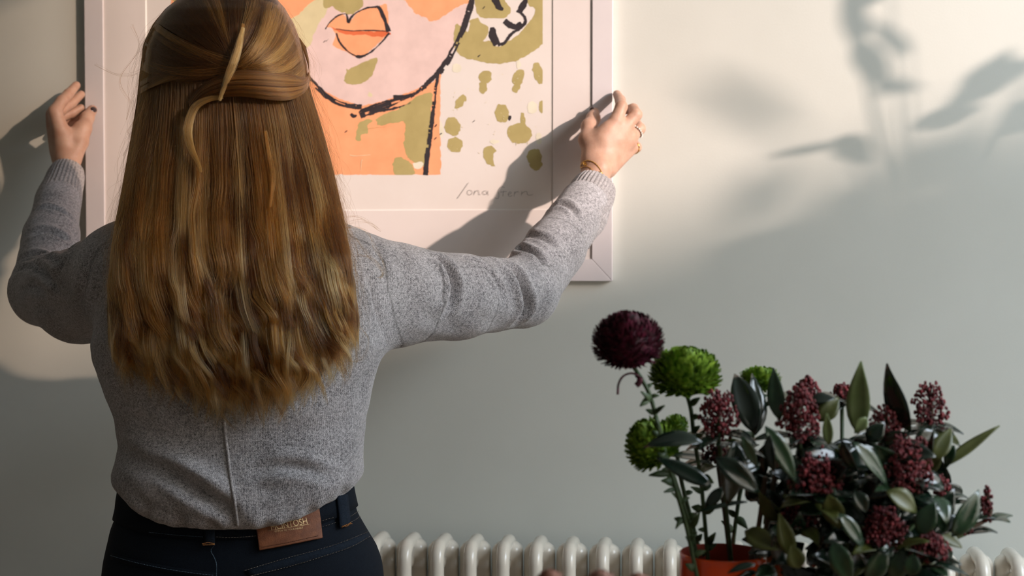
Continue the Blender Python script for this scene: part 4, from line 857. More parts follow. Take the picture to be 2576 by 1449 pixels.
# long locks
NL = 430
for li in range(NL):
    layer = R.uniform(0, 1)**1.1; u0 = R.uniform(0.0, 1.0) if li % 5 else R.choice([R.uniform(0, 0.08), R.uniform(0.92, 1)])
    xt = hx_(u0, 860); tip = tipRow(xt)-R.uniform(0, 75)*(1 if R.random() < 0.75 else 1.8)-layer*15
    start = R.uniform(170, 260) if 0.10 < u0 < 0.93 else R.uniform(25, 200)
    ns = int(R.integers(34, 62)); w = R.uniform(0.010, 0.026); t = np.linspace(0, 1, NP); rows_ = start+(tip-start)*t
    amp = R.uniform(2, 12); ph = R.uniform(0, 6.28); wl_ = R.uniform(190, 330); grow = np.clip((rows_-420)/520, 0, 1)
    curl = R.uniform(-1, 1)*R.uniform(15, 70); side = np.clip((rows_-(tip-150))/150, 0, 1)**1.6
    tone = R.random(); pr = R.random()
    lk = R.uniform(-1, 1)
    du = R.normal(0, w, ns); dl = R.uniform(0, 1, ns); st_j = R.uniform(-25, 25, ns); fr = R.uniform(0.8, 1.2, ns)
    tj = R.uniform(0, 55, ns)*(1+R.random(ns))
    tt = t[None]; rws2 = (start+st_j)[:, None]+((tip-tj)-(start+st_j))[:, None]*tt
    conv = 1-0.55*np.clip((rws2-(tip-130))/130, 0, 1)-0.25*np.clip((rws2-600)/300, 0, 1)
    spread = np.where(rws2 < 330, 1.6, 1.0+0.6*np.clip((430-rws2)/100, 0, 1))
    uu = np.clip(u0+du[:, None]*conv*spread, -0.008, 1.008)
    gr = np.clip((rws2-400)/520, 0, 1); wave = (amp*2.3*gr*np.sin(rws2/wl_*6.28+ph)+amp*0.6*gr*np.sin(rws2/wl_*14+ph*2))
    cs = np.clip((rws2-(tip-210))/210, 0, 1)**1.8*curl
    strayx = R.normal(0, 1, ns)[:, None]*3.0*np.sin(rws2/90*fr[:, None]+ph)*gr
    X_ = hx_(uu, rws2)+wave+cs+strayx
    X_ = np.where(rws2 < 700, np.clip(X_, np.interp(rws2, HR, HL)-3, np.interp(rws2, HR, HRt)+3), X_)
    xl_, xr_ = np.interp(rws2, HR, HL)-2, np.interp(rws2, HR, HRt)-4; over = np.maximum(X_-xr_, 0); X_ = X_-over*0.78; under = np.maximum(xl_-X_, 0); X_ = X_+under*0.78
    Yo = surfY(np.clip(uu, 0, 1), rws2)+0.004+layer*0.016+(dl[:, None]-0.5)*0.005*conv
    Yo = Yo-0.010*gr*np.sin(rws2/wl_*6.28+ph+1.3)-0.0085*lk*np.clip((rws2-260)/200, 0, 1)
    pts = Pn(X_, rws2, Yo)
    dep = np.clip((rws2-150)/420, 0, 1)[..., None]
    base = DARK*(1-0.4*tone)+BROWN*0.5*tone if tone < 0.3 else BROWN
    tipc = BROWN*1.1 if tone < 0.28 else (GOLD if tone < 0.70 else (GOLD*0.55+PALE*0.45))
    jit = np.exp(R.normal(0, 0.38, ns))[:, None, None]; sun_side_tint = 0.85+0.25*np.clip(u0, 0, 1)  # lengths lighter to the right: the sun side put into the colour
    col = np.clip((base*(1-dep)+tipc*dep)*jit*sun_side_tint, 0, 0.9)
    rad_ = np.full((ns, NP), 0.00015)*R.uniform(0.5, 1.7, ns)[:, None]; rad_[:, -4:] *= np.array([0.9, 0.75, 0.5, 0.2])
    LEN.add(pts, col, rad_)
# strays around the silhouette and over the lengths
for i in range(1500):
    u0 = R.choice([R.uniform(-0.01, 0.06), R.uniform(0.94, 1.01), R.uniform(0, 1)]); s0 = R.uniform(20, 800); l_ = R.uniform(80, 330); n_ = 16; t = np.linspace(0, 1, n_); rr = s0+l_*t
    k = -1 if u0 < 0.5 else 1; out = R.uniform(-6, 26)*(R.random() < 0.85)+R.uniform(0, 26)*(R.random() < 0.18); bowv = np.sin(PI*t)*out if R.random() < 0.6 else t**2*out
    X_ = hx_(np.clip(u0, 0, 1), rr)+k*(bowv)*(1 if (u0 < 0.07 or u0 > 0.93) else 0)+R.normal(0, 1)*7*np.sin(t*R.uniform(2, 7)+R.uniform(0, 6))
    rr2 = np.minimum(rr, tipRow(np.clip(X_, 290, 900))+15); Yo = surfY(np.clip(u0, 0.0, 1.0), rr)-R.uniform(0, 0.006)
    c = (BROWN*0.8+GOLD*0.6*R.random())[None]*np.ones((n_, 1)); LEN.add([Pn(X_, rr2, Yo)], [c], [np.linspace(0.00006, 0.00003, n_)])
# a few loose curls at the right shoulder and elbows of the mass
for pts in ([(880, 560), (905, 555), (935, 565), (955, 580)], [(860, 575), (900, 572), (925, 590), (940, 620), (962, 660), (966, 690), (950, 700)], [(895, 600), (925, 640), (950, 670), (962, 690), (955, 697)], [(905, 820), (924, 850), (922, 885), (905, 908), (870, 910)], [(870, 545), (900, 548), (930, 560), (950, 575)],
            [(900, 640), (930, 650), (955, 668), (965, 690), (955, 700)], [(360, 170), (330, 260), (318, 300)], [(330, 60), (350, 120), (300, 200), (330, 260)], [(420, 110), (360, 175), (300, 190), (250, 168), (238, 160)], [(345, 300), (322, 330), (330, 350), (310, 390)]):
    for j in range(4):
        c = resample(catmull([(x+R.normal(0, 2.5), y+R.normal(0, 2.5)) for x, y in pts], 8), 6)
        Yv = np.array([(surfY(min(max((x-np.interp(y, HR, HL))/(np.interp(y, HR, HRt)-np.interp(y, HR, HL)), 0), 1), y)-0.004) for x, y in c]); Yv = np.minimum(Yv, -0.63 if pts[0][0] > 700 else -0.53)
        LEN.add([Pn(c[:, 0], c[:, 1], Yv)], [np.ones((len(c), 1))*(GOLD*0.8+BROWN*0.3)], [np.full(len(c), 0.00007)])
LEN.build('long_strands', hair, 'loose golden brown lengths')
# crown: sections swept back to the gather point
TOP = Strands(); G0 = np.array([590.0, 160.0])
def domeY(x, y, lift=0.0):
    l = np.interp(y, HR, HL); r = np.interp(y, HR, HRt); u = np.clip((x-l)/(r-l), 0, 1); return surfY(u, y)-lift
def sect(startpts, midf, n, lift, tones, w, endj=6, end=G0, rad0=0.00007, endcut=1.0):
    sp = catmull(startpts, 10)
    nclump = max(6, n//55)
    ct = R.uniform(0, 1, nclump); cl = R.uniform(-1, 1, nclump); cb = R.normal(0, 1, nclump); tn = R.random(nclump)
    for i in range(n):
        ci = int(R.integers(nclump)); s = np.clip(ct[ci]+R.normal(0, 0.022), 0, 1); a = np.array([np.interp(s*(len(sp)-1), np.arange(len(sp)), sp[:, 0]), np.interp(s*(len(sp)-1), np.arange(len(sp)), sp[:, 1])])
        e = np.array(end)+R.normal(0, endj, 2); bow = np.array(midf(s), float)*(1+0.15*cb[ci]); m1 = a*0.62+e*0.38+np.array(bow); m2 = a*0.25+e*0.75+np.array(bow)*0.55
        t = np.linspace(0, endcut, 18)[:, None]; c = (1-t)**3*a+3*(1-t)**2*t*m1+3*(1-t)*t*t*m2+t**3*e
        c = c+R.normal(0, 1.1, 2)*np.sin(t*PI)*2
        c[:, 0] = np.clip(c[:, 0], np.interp(c[:, 1], HR, HL)-1, np.interp(c[:, 1], HR, HRt)+1)
        Yv = domeY(c[:, 0], c[:, 1], 0)-lift*np.sin(PI*np.clip(t[:, 0], 0.0, 1))**0.8-0.0032*cl[ci]*np.sin(PI*t[:, 0])-R.uniform(0, 0.002)
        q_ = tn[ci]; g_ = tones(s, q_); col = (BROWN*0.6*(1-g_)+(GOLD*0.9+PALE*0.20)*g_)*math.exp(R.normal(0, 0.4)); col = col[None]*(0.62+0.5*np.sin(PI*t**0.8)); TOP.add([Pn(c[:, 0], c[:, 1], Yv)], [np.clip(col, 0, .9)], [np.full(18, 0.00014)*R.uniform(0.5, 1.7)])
zero = lambda s: (0, 0)
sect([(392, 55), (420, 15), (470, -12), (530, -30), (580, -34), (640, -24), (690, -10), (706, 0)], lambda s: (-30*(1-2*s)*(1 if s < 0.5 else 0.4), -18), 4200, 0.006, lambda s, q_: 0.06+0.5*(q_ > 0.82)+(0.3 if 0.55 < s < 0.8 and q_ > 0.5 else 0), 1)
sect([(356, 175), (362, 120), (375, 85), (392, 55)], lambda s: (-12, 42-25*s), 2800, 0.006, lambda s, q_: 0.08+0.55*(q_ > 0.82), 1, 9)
sect([(655, -20), (690, -10), (720, 22), (742, 65), (758, 110), (772, 160), (774, 190)], lambda s: (22, 36+26*s), 4200, 0.010, lambda s, q_: 0.18+0.55*(q_ > 0.58)+0.15*s, 1, 8, (598, 166))  # right crown gets more light strands, sun highlights put into the tint
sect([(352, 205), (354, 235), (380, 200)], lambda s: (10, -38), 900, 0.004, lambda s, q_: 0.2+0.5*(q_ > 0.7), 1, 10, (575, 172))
# wrapped band beneath the gather: from the right temple round under to the left
BAND = Strands(); nb_ = 4200; ncl = 60; cv = R.uniform(0, 1, ncl); cl = R.uniform(-1, 1, ncl); cq = R.random(ncl)
upper = catmull([(770, 120), (778, 165), (768, 195), (720, 184), (650, 176), (590, 180), (540, 196), (500, 222), (474, 255)], 6)
lower = catmull([(752, 95), (776, 170), (774, 222), (735, 250), (680, 252), (610, 243), (556, 246), (508, 262), (482, 300)], 6)
for i in range(nb_):
    ci = int(R.integers(ncl)); v_ = np.clip(cv[ci]+R.normal(0, 0.02), 0, 1); c = upper*(1-v_)+lower*v_; c = resample(c, 12); n_ = len(c); t = np.linspace(0, 1, n_)
    bulge = math.sin(PI*min(max(v_, 0.03), 0.97))**0.5; env = np.clip(t*6, 0, 1)*np.clip((1-t)*3.5, 0, 1)**0.7
    Yv = domeY(c[:, 0], c[:, 1])-(0.004+0.016*bulge)*env-0.0022*cl[ci]*env-R.uniform(0, 0.001); sh = 0.35+0.5*(cq[ci] > 0.6)
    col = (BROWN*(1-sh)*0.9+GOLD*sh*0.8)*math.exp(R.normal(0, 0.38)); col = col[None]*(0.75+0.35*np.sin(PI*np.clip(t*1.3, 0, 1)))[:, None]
    BAND.add([Pn(c[:, 0], c[:, 1]+R.normal(0, 0.8), Yv)], [np.clip(col, 0, .9)], [np.full(n_, 0.00014)*R.uniform(0.5, 1.7)])
def lock(S, pts, wpx, n, lift, col, taper=True):
    c = resample(catmull(pts, 8), 8); d = np.gradient(c, axis=0); d /= np.linalg.norm(d, axis=1)[:, None]; nn = np.stack([-d[:, 1], d[:, 0]], 1); t = np.linspace(0, 1, len(c)); wv = wpx*(0.25+np.sin(PI*np.clip(t*0.9+0.02, 0, 1))**1.0)*np.where(t > 0.6, 1-(t-0.6)*1.6, 1)
    for i in range(n):
        o_ = R.uniform(-1, 1); cc = c+nn*(o_*wv*R.uniform(0.7, 1.3)+np.sin(t*5+R.uniform(0, 6))*2.0)[:, None]+R.normal(0, 0.9, 2); Yv = domeY(cc[:, 0], cc[:, 1])-lift-0.004*math.sqrt(max(0, 1-o_*o_)); k = math.exp(R.normal(0, 0.35))
        S.add([Pn(cc[:, 0], cc[:, 1], Yv)], [np.ones((len(cc), 1))*col*k], [np.full(len(cc), 0.00014)*R.uniform(0.6, 1.4)])
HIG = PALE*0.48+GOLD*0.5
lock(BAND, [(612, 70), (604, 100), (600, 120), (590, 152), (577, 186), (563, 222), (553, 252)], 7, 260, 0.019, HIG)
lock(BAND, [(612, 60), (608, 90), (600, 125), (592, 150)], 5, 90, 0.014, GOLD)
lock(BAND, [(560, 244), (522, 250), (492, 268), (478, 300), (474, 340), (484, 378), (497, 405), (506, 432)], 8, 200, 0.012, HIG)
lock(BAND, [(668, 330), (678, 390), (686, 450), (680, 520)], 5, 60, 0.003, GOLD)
TOP.build('crown_strands', hair, 'darker crown sections swept back to the clasp point')
BAND.build('wrapped_lock', hair, 'smooth band of hair wrapped under the half ponytail')

# ------------------------------------------------------------------ table, vases, flowers
VY = -0.96
VC = P(1819, 1391, VY); vr = (P(1930, 1400, VY).x-P(1708, 1400, VY).x)/2; TZ = 0.74
tc_ = Vector((VC.x+0.12, -1.22, 0)); table = empty('table', tc_, 'wooden table standing below the flowers', 'table')
mb = MB(); mb.box((tc_.x-0.55, -1.60, TZ-0.03), (tc_.x+0.60, -0.84, TZ)); bevel(mb.build('table_top', M['table'], table, smooth=False), 0.004)
for x_ in (-0.5, 0.55):
    for y_ in (-1.55, -0.89): mb = MB(); mb.box((tc_.x+x_-0.025, y_-0.025, 0), (tc_.x+x_+0.025, y_+0.025, TZ-0.03)); mb.build('leg', M['table'], table, smooth=False)
rimz = P(1816, 1391, VY).z
vase = empty('vase', (VC.x, VY, TZ), 'glossy orange red vase holding the mums, right of the woman', 'vase')
mb = MB(); H = rimz-TZ; mb.lathe([(0.001, 0.004), (vr*0.7, 0.004), (vr*0.72, 0.0), (vr*0.80, 0.001), (vr*0.9, 0.03), (vr*1.06, H*0.35), (vr*1.10, H*0.55), (vr*1.03, H*0.85), (vr*0.99, H-0.006), (vr, H), (vr*0.965, H+0.001)], (VC.x, VY, TZ), 64)
mb.build('vase_body', M['vase'], vase)
mb = MB(); mb.lathe([(vr*0.965, H+0.001), (vr*0.94, H-0.006), (vr*0.95, H*0.8), (vr*0.98, H*0.5), (vr*0.6, 0.02), (0.001, 0.02)], (VC.x, VY, TZ), 64); mb.build('vase_inside', M['vase_in'], vase)
V2 = P(2150, 1440, -1.00); v2r = 0.055; H2 = P(2150, 1462, -1.00).z-TZ
vase2 = empty('vase', (V2.x, -1.00, TZ), 'dark green glass vase hidden under the skimmia leaves', 'vase')
mb = MB(); mb.lathe([(0.001, 0.0), (0.05, 0.0), (0.052, 0.01), (0.058, H2*0.5), (0.046, H2*0.85), (0.055, H2), (0.052, H2), (0.043, H2*0.85), (0.054, H2*0.5), (0.001, 0.01)], (V2.x, -1.00, TZ), 48); mb.build('vase_body', M['glass_d'], vase2)

def petal(mb, base, d, up, ln, w, curl, segs=3, mi=0):
    s = d.cross(up); s = s.normalized() if s.length > 1e-5 else Vector((1, 0, 0)); u = s.cross(d).normalized(); rows = []
    for i in range(segs+1):
        t = i/segs; ww = w*(0.55+0.45*math.sin(PI*min(1, t*0.9+0.12))) if i < segs else w*0.55; c = base+d*(ln*t)+u*(curl*ln*t*t); cup = w*0.35
        rows.append([c-s*ww*0.5+u*cup*0.5, c, c+s*ww*0.5+u*cup*0.5])
    mb.grid(rows)
def leaf(base, tip, w, nrm, m, parent, bend=0.12, fold=0.18, name='leaf', nl=9, nw=5, kind='ell', th=0.0005):
    base = Vector(base); tip = Vector(tip); d = tip-base; L_ = d.length; d.normalize(); n = Vector(nrm); n = (n-d*n.dot(d)); n = n.normalized() if n.length > 1e-4 else frame_of(d)[1]; s = d.cross(n); rows = []; nn = []
    for i in range(nl):
        t = i/(nl-1); ww = w*0.5*(math.sin(PI*t**0.80)**1.05)+0.0006; c = base+d*(L_*t)+n*(bend*L_*(4*t*(1-t))*0.5); r_ = []; q_ = []
        for j in range(nw):
            e = (j/(nw-1))*2-1; r_.append(c+s*(e*ww)+n*(abs(e)*ww*fold)+n*(0.02*L_*math.sin(t*9+e))*0.3); q_.append((n-s*e*fold*0.8).normalized())
        rows.append(r_); nn.append(q_)
    mb = MB(); mb.slab(rows, nn, th); return mb.build(name, M[m], parent)
def mum(px, py, Y, rw, rh, mname, n, stem_px, label, group, ln=0.36, extra=None, seedv=0, vs=None, pw=0.15, tilt=(0, -0.25, 1)):
    rnd = random.Random(seedv); C = P(px, py, Y); sc = (Y+2.45)/FPX; R_ = rw*sc; Rh = rh*sc; ax = Vector(tilt).normalized(); a, b_, _ = frame_of(ax)
    base = P(*stem_px[-1], Y if vs is None else vs)
    fl = empty('chrysanthemum', (base.x, base.y, base.z), label, 'flower', group)
    mb = MB(); core = 1-ln
    for i in range(n):
        t = (i+0.5)/n; ph = math.acos(1-1.62*t); th = i*2.399963; d = (a*math.cos(th)+b_*math.sin(th))*math.sin(ph)+ax*math.cos(ph); d = (d+Vector((rnd.gauss(0, .10), rnd.gauss(0, .10), rnd.gauss(0, .10)))).normalized()
        e = Vector((d.x*R_, d.y*R_, d.z*Rh)); base_ = C+e*core*0.9; L_ = e.length*(1-core*0.9)*rnd.uniform(0.85, 1.1); petal(mb, base_, d, ax, L_, R_*pw*rnd.uniform(0.8, 1.3), rnd.uniform(0.1, 0.9))
    mb.ball(C, (R_*core*0.97, R_*core*0.97, Rh*core*0.97), nu=20, nv=12); mb.build('petals', M[mname], fl, kind='stuff')
    ys = Y; pts = [C-ax*Rh*0.55]+[P(x, y, Y+(base.y-Y)*(k+1)/len(stem_px)) for k, (x, y) in enumerate(stem_px)]
    mb = MB(); mb.tube([Vector(p) for p in catmull([list(p) for p in pts], 6)], 0.0023, 8); mb.build('stem', M['stem'], fl)
    cp = catmull([list(p) for p in pts], 6)
    for k in range(5, len(cp)-3, 3):
        a0 = Vector(cp[k]); dr = Vector((rnd.choice([-1, 1])*rnd.uniform(0.5, 1), rnd.uniform(-0.6, 0.3), rnd.uniform(0.1, 0.8))).normalized(); l_ = rnd.uniform(0.006, 0.016); leaf(a0, a0+dr*l_, l_*rnd.uniform(0.35, 0.55), Vector((0, -1, 0.4)), 'stem', fl, 0.3, 0.2, 'small_leaf', 5, 3)
    return fl, C, pts
mu1 = mum(1580, 862, -1.00, 92, 80, 'mum_red', 1100, [(1618, 960), (1640, 1010), (1668, 1120), (1700, 1230), (1728, 1330), (1745, 1410), (1760, 1480)], 'dark maroon pompon bloom, the tallest flower at the left of the bunch', None, 0.16, seedv=1, pw=0.085)
mu2 = mum(1724, 945, -0.96, 90, 70, 'mum_green', 700, [(1738, 1030), (1746, 1100), (1762, 1200), (1772, 1300), (1780, 1400), (1785, 1480)], 'lime green mum beside the tall maroon bloom', 'lime green mums', 0.24, seedv=2)
mu3 = mum(1642, 1122, -0.98, 70, 72, 'mum_green', 560, [(1690, 1190), (1705, 1230), (1735, 1320), (1752, 1400), (1760, 1480)], 'lime green mum lowest at the left, half behind a dark leaf', 'lime green mums', 0.24, seedv=3, tilt=(-0.5, -0.3, .8))
mu5 = mum(1700, 1072, -0.92, 34, 30, 'mum_green', 260, [(1700, 1110), (1712, 1200), (1745, 1330), (1765, 1410), (1772, 1480)], 'small lime green mum between the two larger ones', 'lime green mums', 0.24, seedv=5)
mu4 = mum(1912, 958, -0.90, 52, 34, 'mum_green', 420, [(1905, 1010), (1890, 1120), (1860, 1250), (1840, 1400), (1830, 1480)], 'lime green mum peeping over the dark leaves at the top', 'lime green mums', 0.24, seedv=4)
fl, C, pts = mu1; mb = MB()
for ptsx in ([(1612, 948), (1590, 939), (1568, 946), (1556, 966), (1554, 992)], [(1610, 948), (1608, 962), (1600, 970)]):
    q_ = [P(x, y, -1.005) for x, y in ptsx]; mb.tube([Vector(p) for p in catmull([list(p) for p in q_], 4)], [0.0028]*9+[0.0034]*(len(catmull([list(p) for p in q_], 4))-9) if len(catmull([list(p) for p in q_], 4)) > 9 else 0.003, 6, flat=0.4)
o = mb.build('drooping_petal', M['mum_red'], fl)
for fl_, side, spots in ((mu1[0], -1.00, [((1640, 1010), (1612, 985), 12), ((1636, 1000), (1610, 1022), 14), ((1645, 1040), (1672, 1020), 10), ((1668, 1120), (1650, 1050), 10), ((1700, 1230), (1670, 1238), 9), ((1716, 1300), (1700, 1330), 9)]),
                         (mu2[0], -0.96, [((1748, 1110), (1775, 1080), 14), ((1762, 1200), (1795, 1215), 22), ((1770, 1290), (1805, 1270), 20), ((1765, 1240), (1738, 1225), 12), ((1778, 1370), (1800, 1340), 16)]),
                         (mu3[0], -0.98, [((1690, 1190), (1632, 1196), 16), ((1715, 1260), (1690, 1240), 10), ((1738, 1330), (1760, 1290), 14), ((1745, 1375), (1725, 1350), 12)]),
                         (mu4[0], -0.90, [((1880, 1150), (1905, 1190), 18), ((1850, 1300), (1880, 1330), 20), ((1845, 1340), (1815, 1310), 16)])):
    for (b_, t_, w) in spots: leaf(P(*b_, side), P(*t_, side-0.01), w/2400, (0.2, -1, 0.4), 'stem', fl_, 0.2, 0.2, 'small_leaf', 6, 3)

def cluster(px, py, Y, rw, rh, parent, n, rnd, stalkto):
    sc = (Y+2.45)/FPX; C = P(px, py, Y); R_ = rw*sc; Rh = rh*sc; mb = MB(); st = MB()
    for i in range(int(n*2.3)):
        while True:
            v = Vector((rnd.uniform(-1, 1), rnd.uniform(-1, 1), rnd.uniform(-1, 1)))
            if 0.35 < v.length < 1: break
        v = v*(0.92/max(v.length, 0.75)) if rnd.random() < 0.6 else v
        v = v*(1+0.45*mnoise.noise(v*1.6+Vector((px, py, 0))*0.37)+0.12*rnd.random()); p = C+Vector((v.x*R_*(1-0.25*v.z), v.y*R_, v.z*Rh)); r = rnd.uniform(0.0010, 0.0020)*(0.8+0.4*rnd.random()); mb.ball(p, (r, r, r*1.3), nu=5, nv=3)
        if i % 4 == 0: st.tube([C+Vector((0, 0, v.z*Rh*0.55-Rh*0.2)), p], 0.0006, 3, cap=False)
    mb.build('buds', M['bud'], parent, kind='stuff'); st.build('bud_stalks', M['bud_hi'], parent, kind='stuff')
    return C
rnd = random.Random(11)
SP = [ # px, py, half width, half height, Y, n buds, label tail
 (1808, 1042, 44, 62, -0.98, 190, 'skimmia sprig with a dark red bud cluster nearest the lime green mums'),
 (1806, 1128, 34, 40, -0.94, 90, 'skimmia sprig with a small sparse cluster under the leftmost red one'),
 (2012, 1040, 44, 74, -1.00, 230, 'skimmia sprig with a tall bright red cluster at the top centre of the bunch'),
 (2030, 975, 28, 26, -0.94, 80, 'skimmia sprig whose red buds just top the tall centre cluster'),
 (2118, 985, 22, 20, -0.92, 50, 'skimmia sprig mostly hidden behind the pale upright leaf'),
 (2338, 1018, 42, 54, -0.93, 120, 'skimmia sprig with an open airy cluster standing above the right side'),
 (2228, 1072, 40, 46, -0.98, 150, 'skimmia sprig with a red cluster below the tall glossy leaf'),
 (2282, 1168, 54, 66, -1.02, 260, 'skimmia sprig with the largest cluster, right of centre'),
 (2055, 1195, 54, 56, -1.03, 220, 'skimmia sprig with a wide dim cluster low in the centre'),
 (2010, 1290, 44, 44, -1.00, 120, 'skimmia sprig with a brownish cluster deep in the leaves'),
 (2222, 1330, 46, 52, -1.04, 220, 'skimmia sprig with a crimson cluster low on the right'),
 (2340, 1376, 42, 36, -1.04, 150, 'skimmia sprig with a red cluster just above the radiator at the right'),
 (2372, 1228, 18, 34, -0.97, 50, 'skimmia sprig with a thin cluster on the right flank'),
 (2482, 1268, 14, 38, -0.96, 40, 'skimmia sprig reaching farthest right with a narrow cluster'),
 (2428, 1326, 16, 16, -0.96, 26, 'skimmia sprig with a tiny cluster at the lower right')]
sprigs = []
for i, (px, py, rw, rh, Y, n, lab) in enumerate(SP):
    left = px < 1900; bx = (1850 if left else 2150)+rnd.uniform(-45, 45); by = 1475 if left else 1490
    base = P(bx, by, VY if left else -1.00); s = empty('skimmia_sprig', base, lab, 'flower', 'skimmia sprigs'); C = cluster(px, py, Y, rw, rh, s, n, rnd, None)
    sc = (Y+2.45)/FPX; mid = P((px*0.6+bx*0.4), py*0.5+by*0.5-20, Y*0.5+base.y*0.5); pts = catmull([list(C+Vector((0, 0, rh*sc*0.7))), list(C-Vector((0, 0, rh*sc))), list(mid), list(base)], 7)
    mb = MB(); mb.tube([Vector(p) for p in pts], 0.0022, 7); mb.build('stem', M['stem_b' if i % 2 else 'stem'], s); sprigs.append((s, C, Vector(mid), base, Y, px, py, rh))
def near(px, py): return min(sprigs, key=lambda s: (s[5]-px)**2+(s[6]+s[7]-py)**2)[0]
LV = [ # base, tip, width px, material, Y base, Y tip, normal
 ((2158, 1092), (2166, 908), 62, 'leaf_pale', -1.00, -1.00, (-0.3, -1, 0.1)), ((2292, 1088), (2231, 914), 70, 'leaf_dark', -0.99, -0.97, (-0.95, -0.75, 0.25)),
 ((2372, 1176), (2515, 1071), 30, 'leaf_olive', -0.98, -0.96, (0.3, -0.5, 0.9)), ((2350, 1160), (2392, 1078), 46, 'leaf_olive', -1.00, -0.98, (-0.2, -1, 0.2)), ((2338, 1160), (2350, 1080), 20, 'leaf_mid', -1.02, -1.02, (-1, -0.6, 0.1)),
 ((2146, 1112), (2232, 1222), 44, 'leaf_mid', -1.06, -1.04, (0.4, -1, 0.5)), ((2118, 1108), (2160, 1190), 34, 'leaf_dark', -1.06, -1.05, (-0.8, -0.8, 0.5)),
 ((1962, 1058), (1946, 926), 46, 'leaf_mid', -1.00, -0.98, (-0.3, -1, 0.1)), ((1925, 1072), (2002, 1212), 50, 'leaf_mid', -1.07, -1.06, (-0.1, -1, 0.7)), ((1935, 1095), (1948, 1190), 40, 'leaf_dark', -1.08, -1.08, (-0.9, -0.8, 0.5)),
 ((1866, 1098), (1905, 1176), 28, 'leaf_mid', -1.07, -1.06, (-0.2, -1, 0.6)), ((1900, 1092), (1848, 940), 74, 'leaf_dark', -0.98, -0.94, (0.1, -1, -0.1)), ((1900, 1095), (1892, 940), 60, 'leaf_dark', -0.96, -0.93, (0.5, -1, -0.1)),
 ((1766, 1112), (1618, 1126), 60, 'leaf_dark', -1.05, -1.05, (0, -0.6, 0.8)), ((1790, 1222), (1650, 1150), 46, 'leaf_dark', -1.03, -1.03, (0.1, -0.9, 0.4)), ((1850, 1110), (1830, 1270), 74, 'leaf_dark', -1.06, -1.05, (0.3, -1, 0.1)),
 ((1800, 1150), (1910, 1240), 60, 'leaf_dark', -1.07, -1.06, (0, -1, 0.3)), ((1820, 1225), (1770, 1285), 30, 'leaf_dark', -1.02, -1.02, (0, -1, 0.3)), ((1880, 1262), (1745, 1292), 16, 'leaf_dark', -1.03, -1.03, (0, -0.6, 0.9)),
 ((2085, 1245), (2112, 1330), 58, 'leaf_olive', -1.06, -1.05, (-0.3, -1, 0.3)), ((2110, 1292), (2172, 1380), 40, 'leaf_mid', -1.07, -1.06, (0.1, -1, 0.6)), ((2150, 1235), (2180, 1290), 40, 'leaf_dark', -1.06, -1.06, (-0.3, -1, 0.8)),
 ((2312, 1345), (2352, 1262), 56, 'leaf_mid', -1.05, -1.05, (-0.2, -1, 0.3)), ((2365, 1345), (2378, 1275), 42, 'leaf_mid', -1.03, -1.02, (-0.3, -1, 0.3)), ((2395, 1350), (2462, 1232), 62, 'leaf_mid', -1.03, -1.02, (0.2, -1, -0.1)), ((2340, 1330), (2400, 1230), 60, 'leaf_dark', -1.00, -1.00, (0.2, -1, 0.1)),
 ((2432, 1312), (2514, 1306), 14, 'leaf_dark', -0.97, -0.96, (0, -0.4, 1)), ((2365, 1340), (2420, 1378), 34, 'leaf_olive', -1.01, -1.01, (0, -0.8, 0.6)), ((2095, 1362), (2142, 1470), 60, 'leaf_mid', -1.07, -1.07, (-0.2, -1, 0.3)),
 ((2230, 1235), (2305, 1290), 56, 'leaf_olive', -1.06, -1.05, (0, -0.9, 0.6)), ((2060, 1060), (2110, 1000), 50, 'leaf_olive', -0.98, -0.97, (0, -1, 0.2)), ((2085, 1120), (2080, 1040), 26, 'leaf_pale', -1.03, -1.03, (-0.2, -1, 0.1)),
 ((2040, 1010), (2100, 1002), 36, 'leaf_dark', -0.98, -0.98, (0, -0.7, 0.8)), ((2180, 1110), (2225, 1062), 46, 'leaf_dark', -1.02, -1.02, (0.1, -1, 0.2)), ((2300, 1120), (2360, 1090), 60, 'leaf_dark', -0.99, -0.98, (0, -1, 0.2)),
 ((1990, 1400), (1960, 1290), 46, 'leaf_olive', -1.04, -1.04, (0, -1, 0.1)), ((2010, 1430), (1990, 1370), 50, 'leaf_olive', -1.05, -1.05, (0, -1, 0.1)), ((2180, 1460), (2232, 1370), 56, 'leaf_mid', -1.06, -1.06, (0.2, -1, 0.2)),
 ((2245, 1460), (2275, 1375), 54, 'leaf_mid', -1.06, -1.06, (0, -1, 0.4)), ((2300, 1470), (2372, 1430), 60, 'leaf_dark', -1.05, -1.03, (0, -0.8, 0.7)), ((2290, 1450), (2300, 1390), 44, 'leaf_mid', -1.07, -1.07, (-0.2, -1, 0.2)),
 ((1900, 1420), (1830, 1442), 24, 'leaf_dark', -1.09, -1.09, (0, -0.6, 0.9)), ((2180, 1050), (2150, 1090), 30, 'leaf_pale', -1.02, -1.02, (0, -1, 0.2)), ((2400, 1120), (2378, 1180), 26, 'leaf_mid', -0.98, -0.98, (-0.5, -1, 0))]
for (b_, t_, w, m_, Yb_, Yt_, nr) in LV:
    leaf(P(*b_, Yb_), P(*t_, Yt_), w*(Yb_+2.45)/FPX*0.90, nr, m_, near((b_[0]+t_[0])/2, (b_[1]+t_[1])/2), rnd.uniform(0.05, 0.22), rnd.uniform(0.15, 0.4))
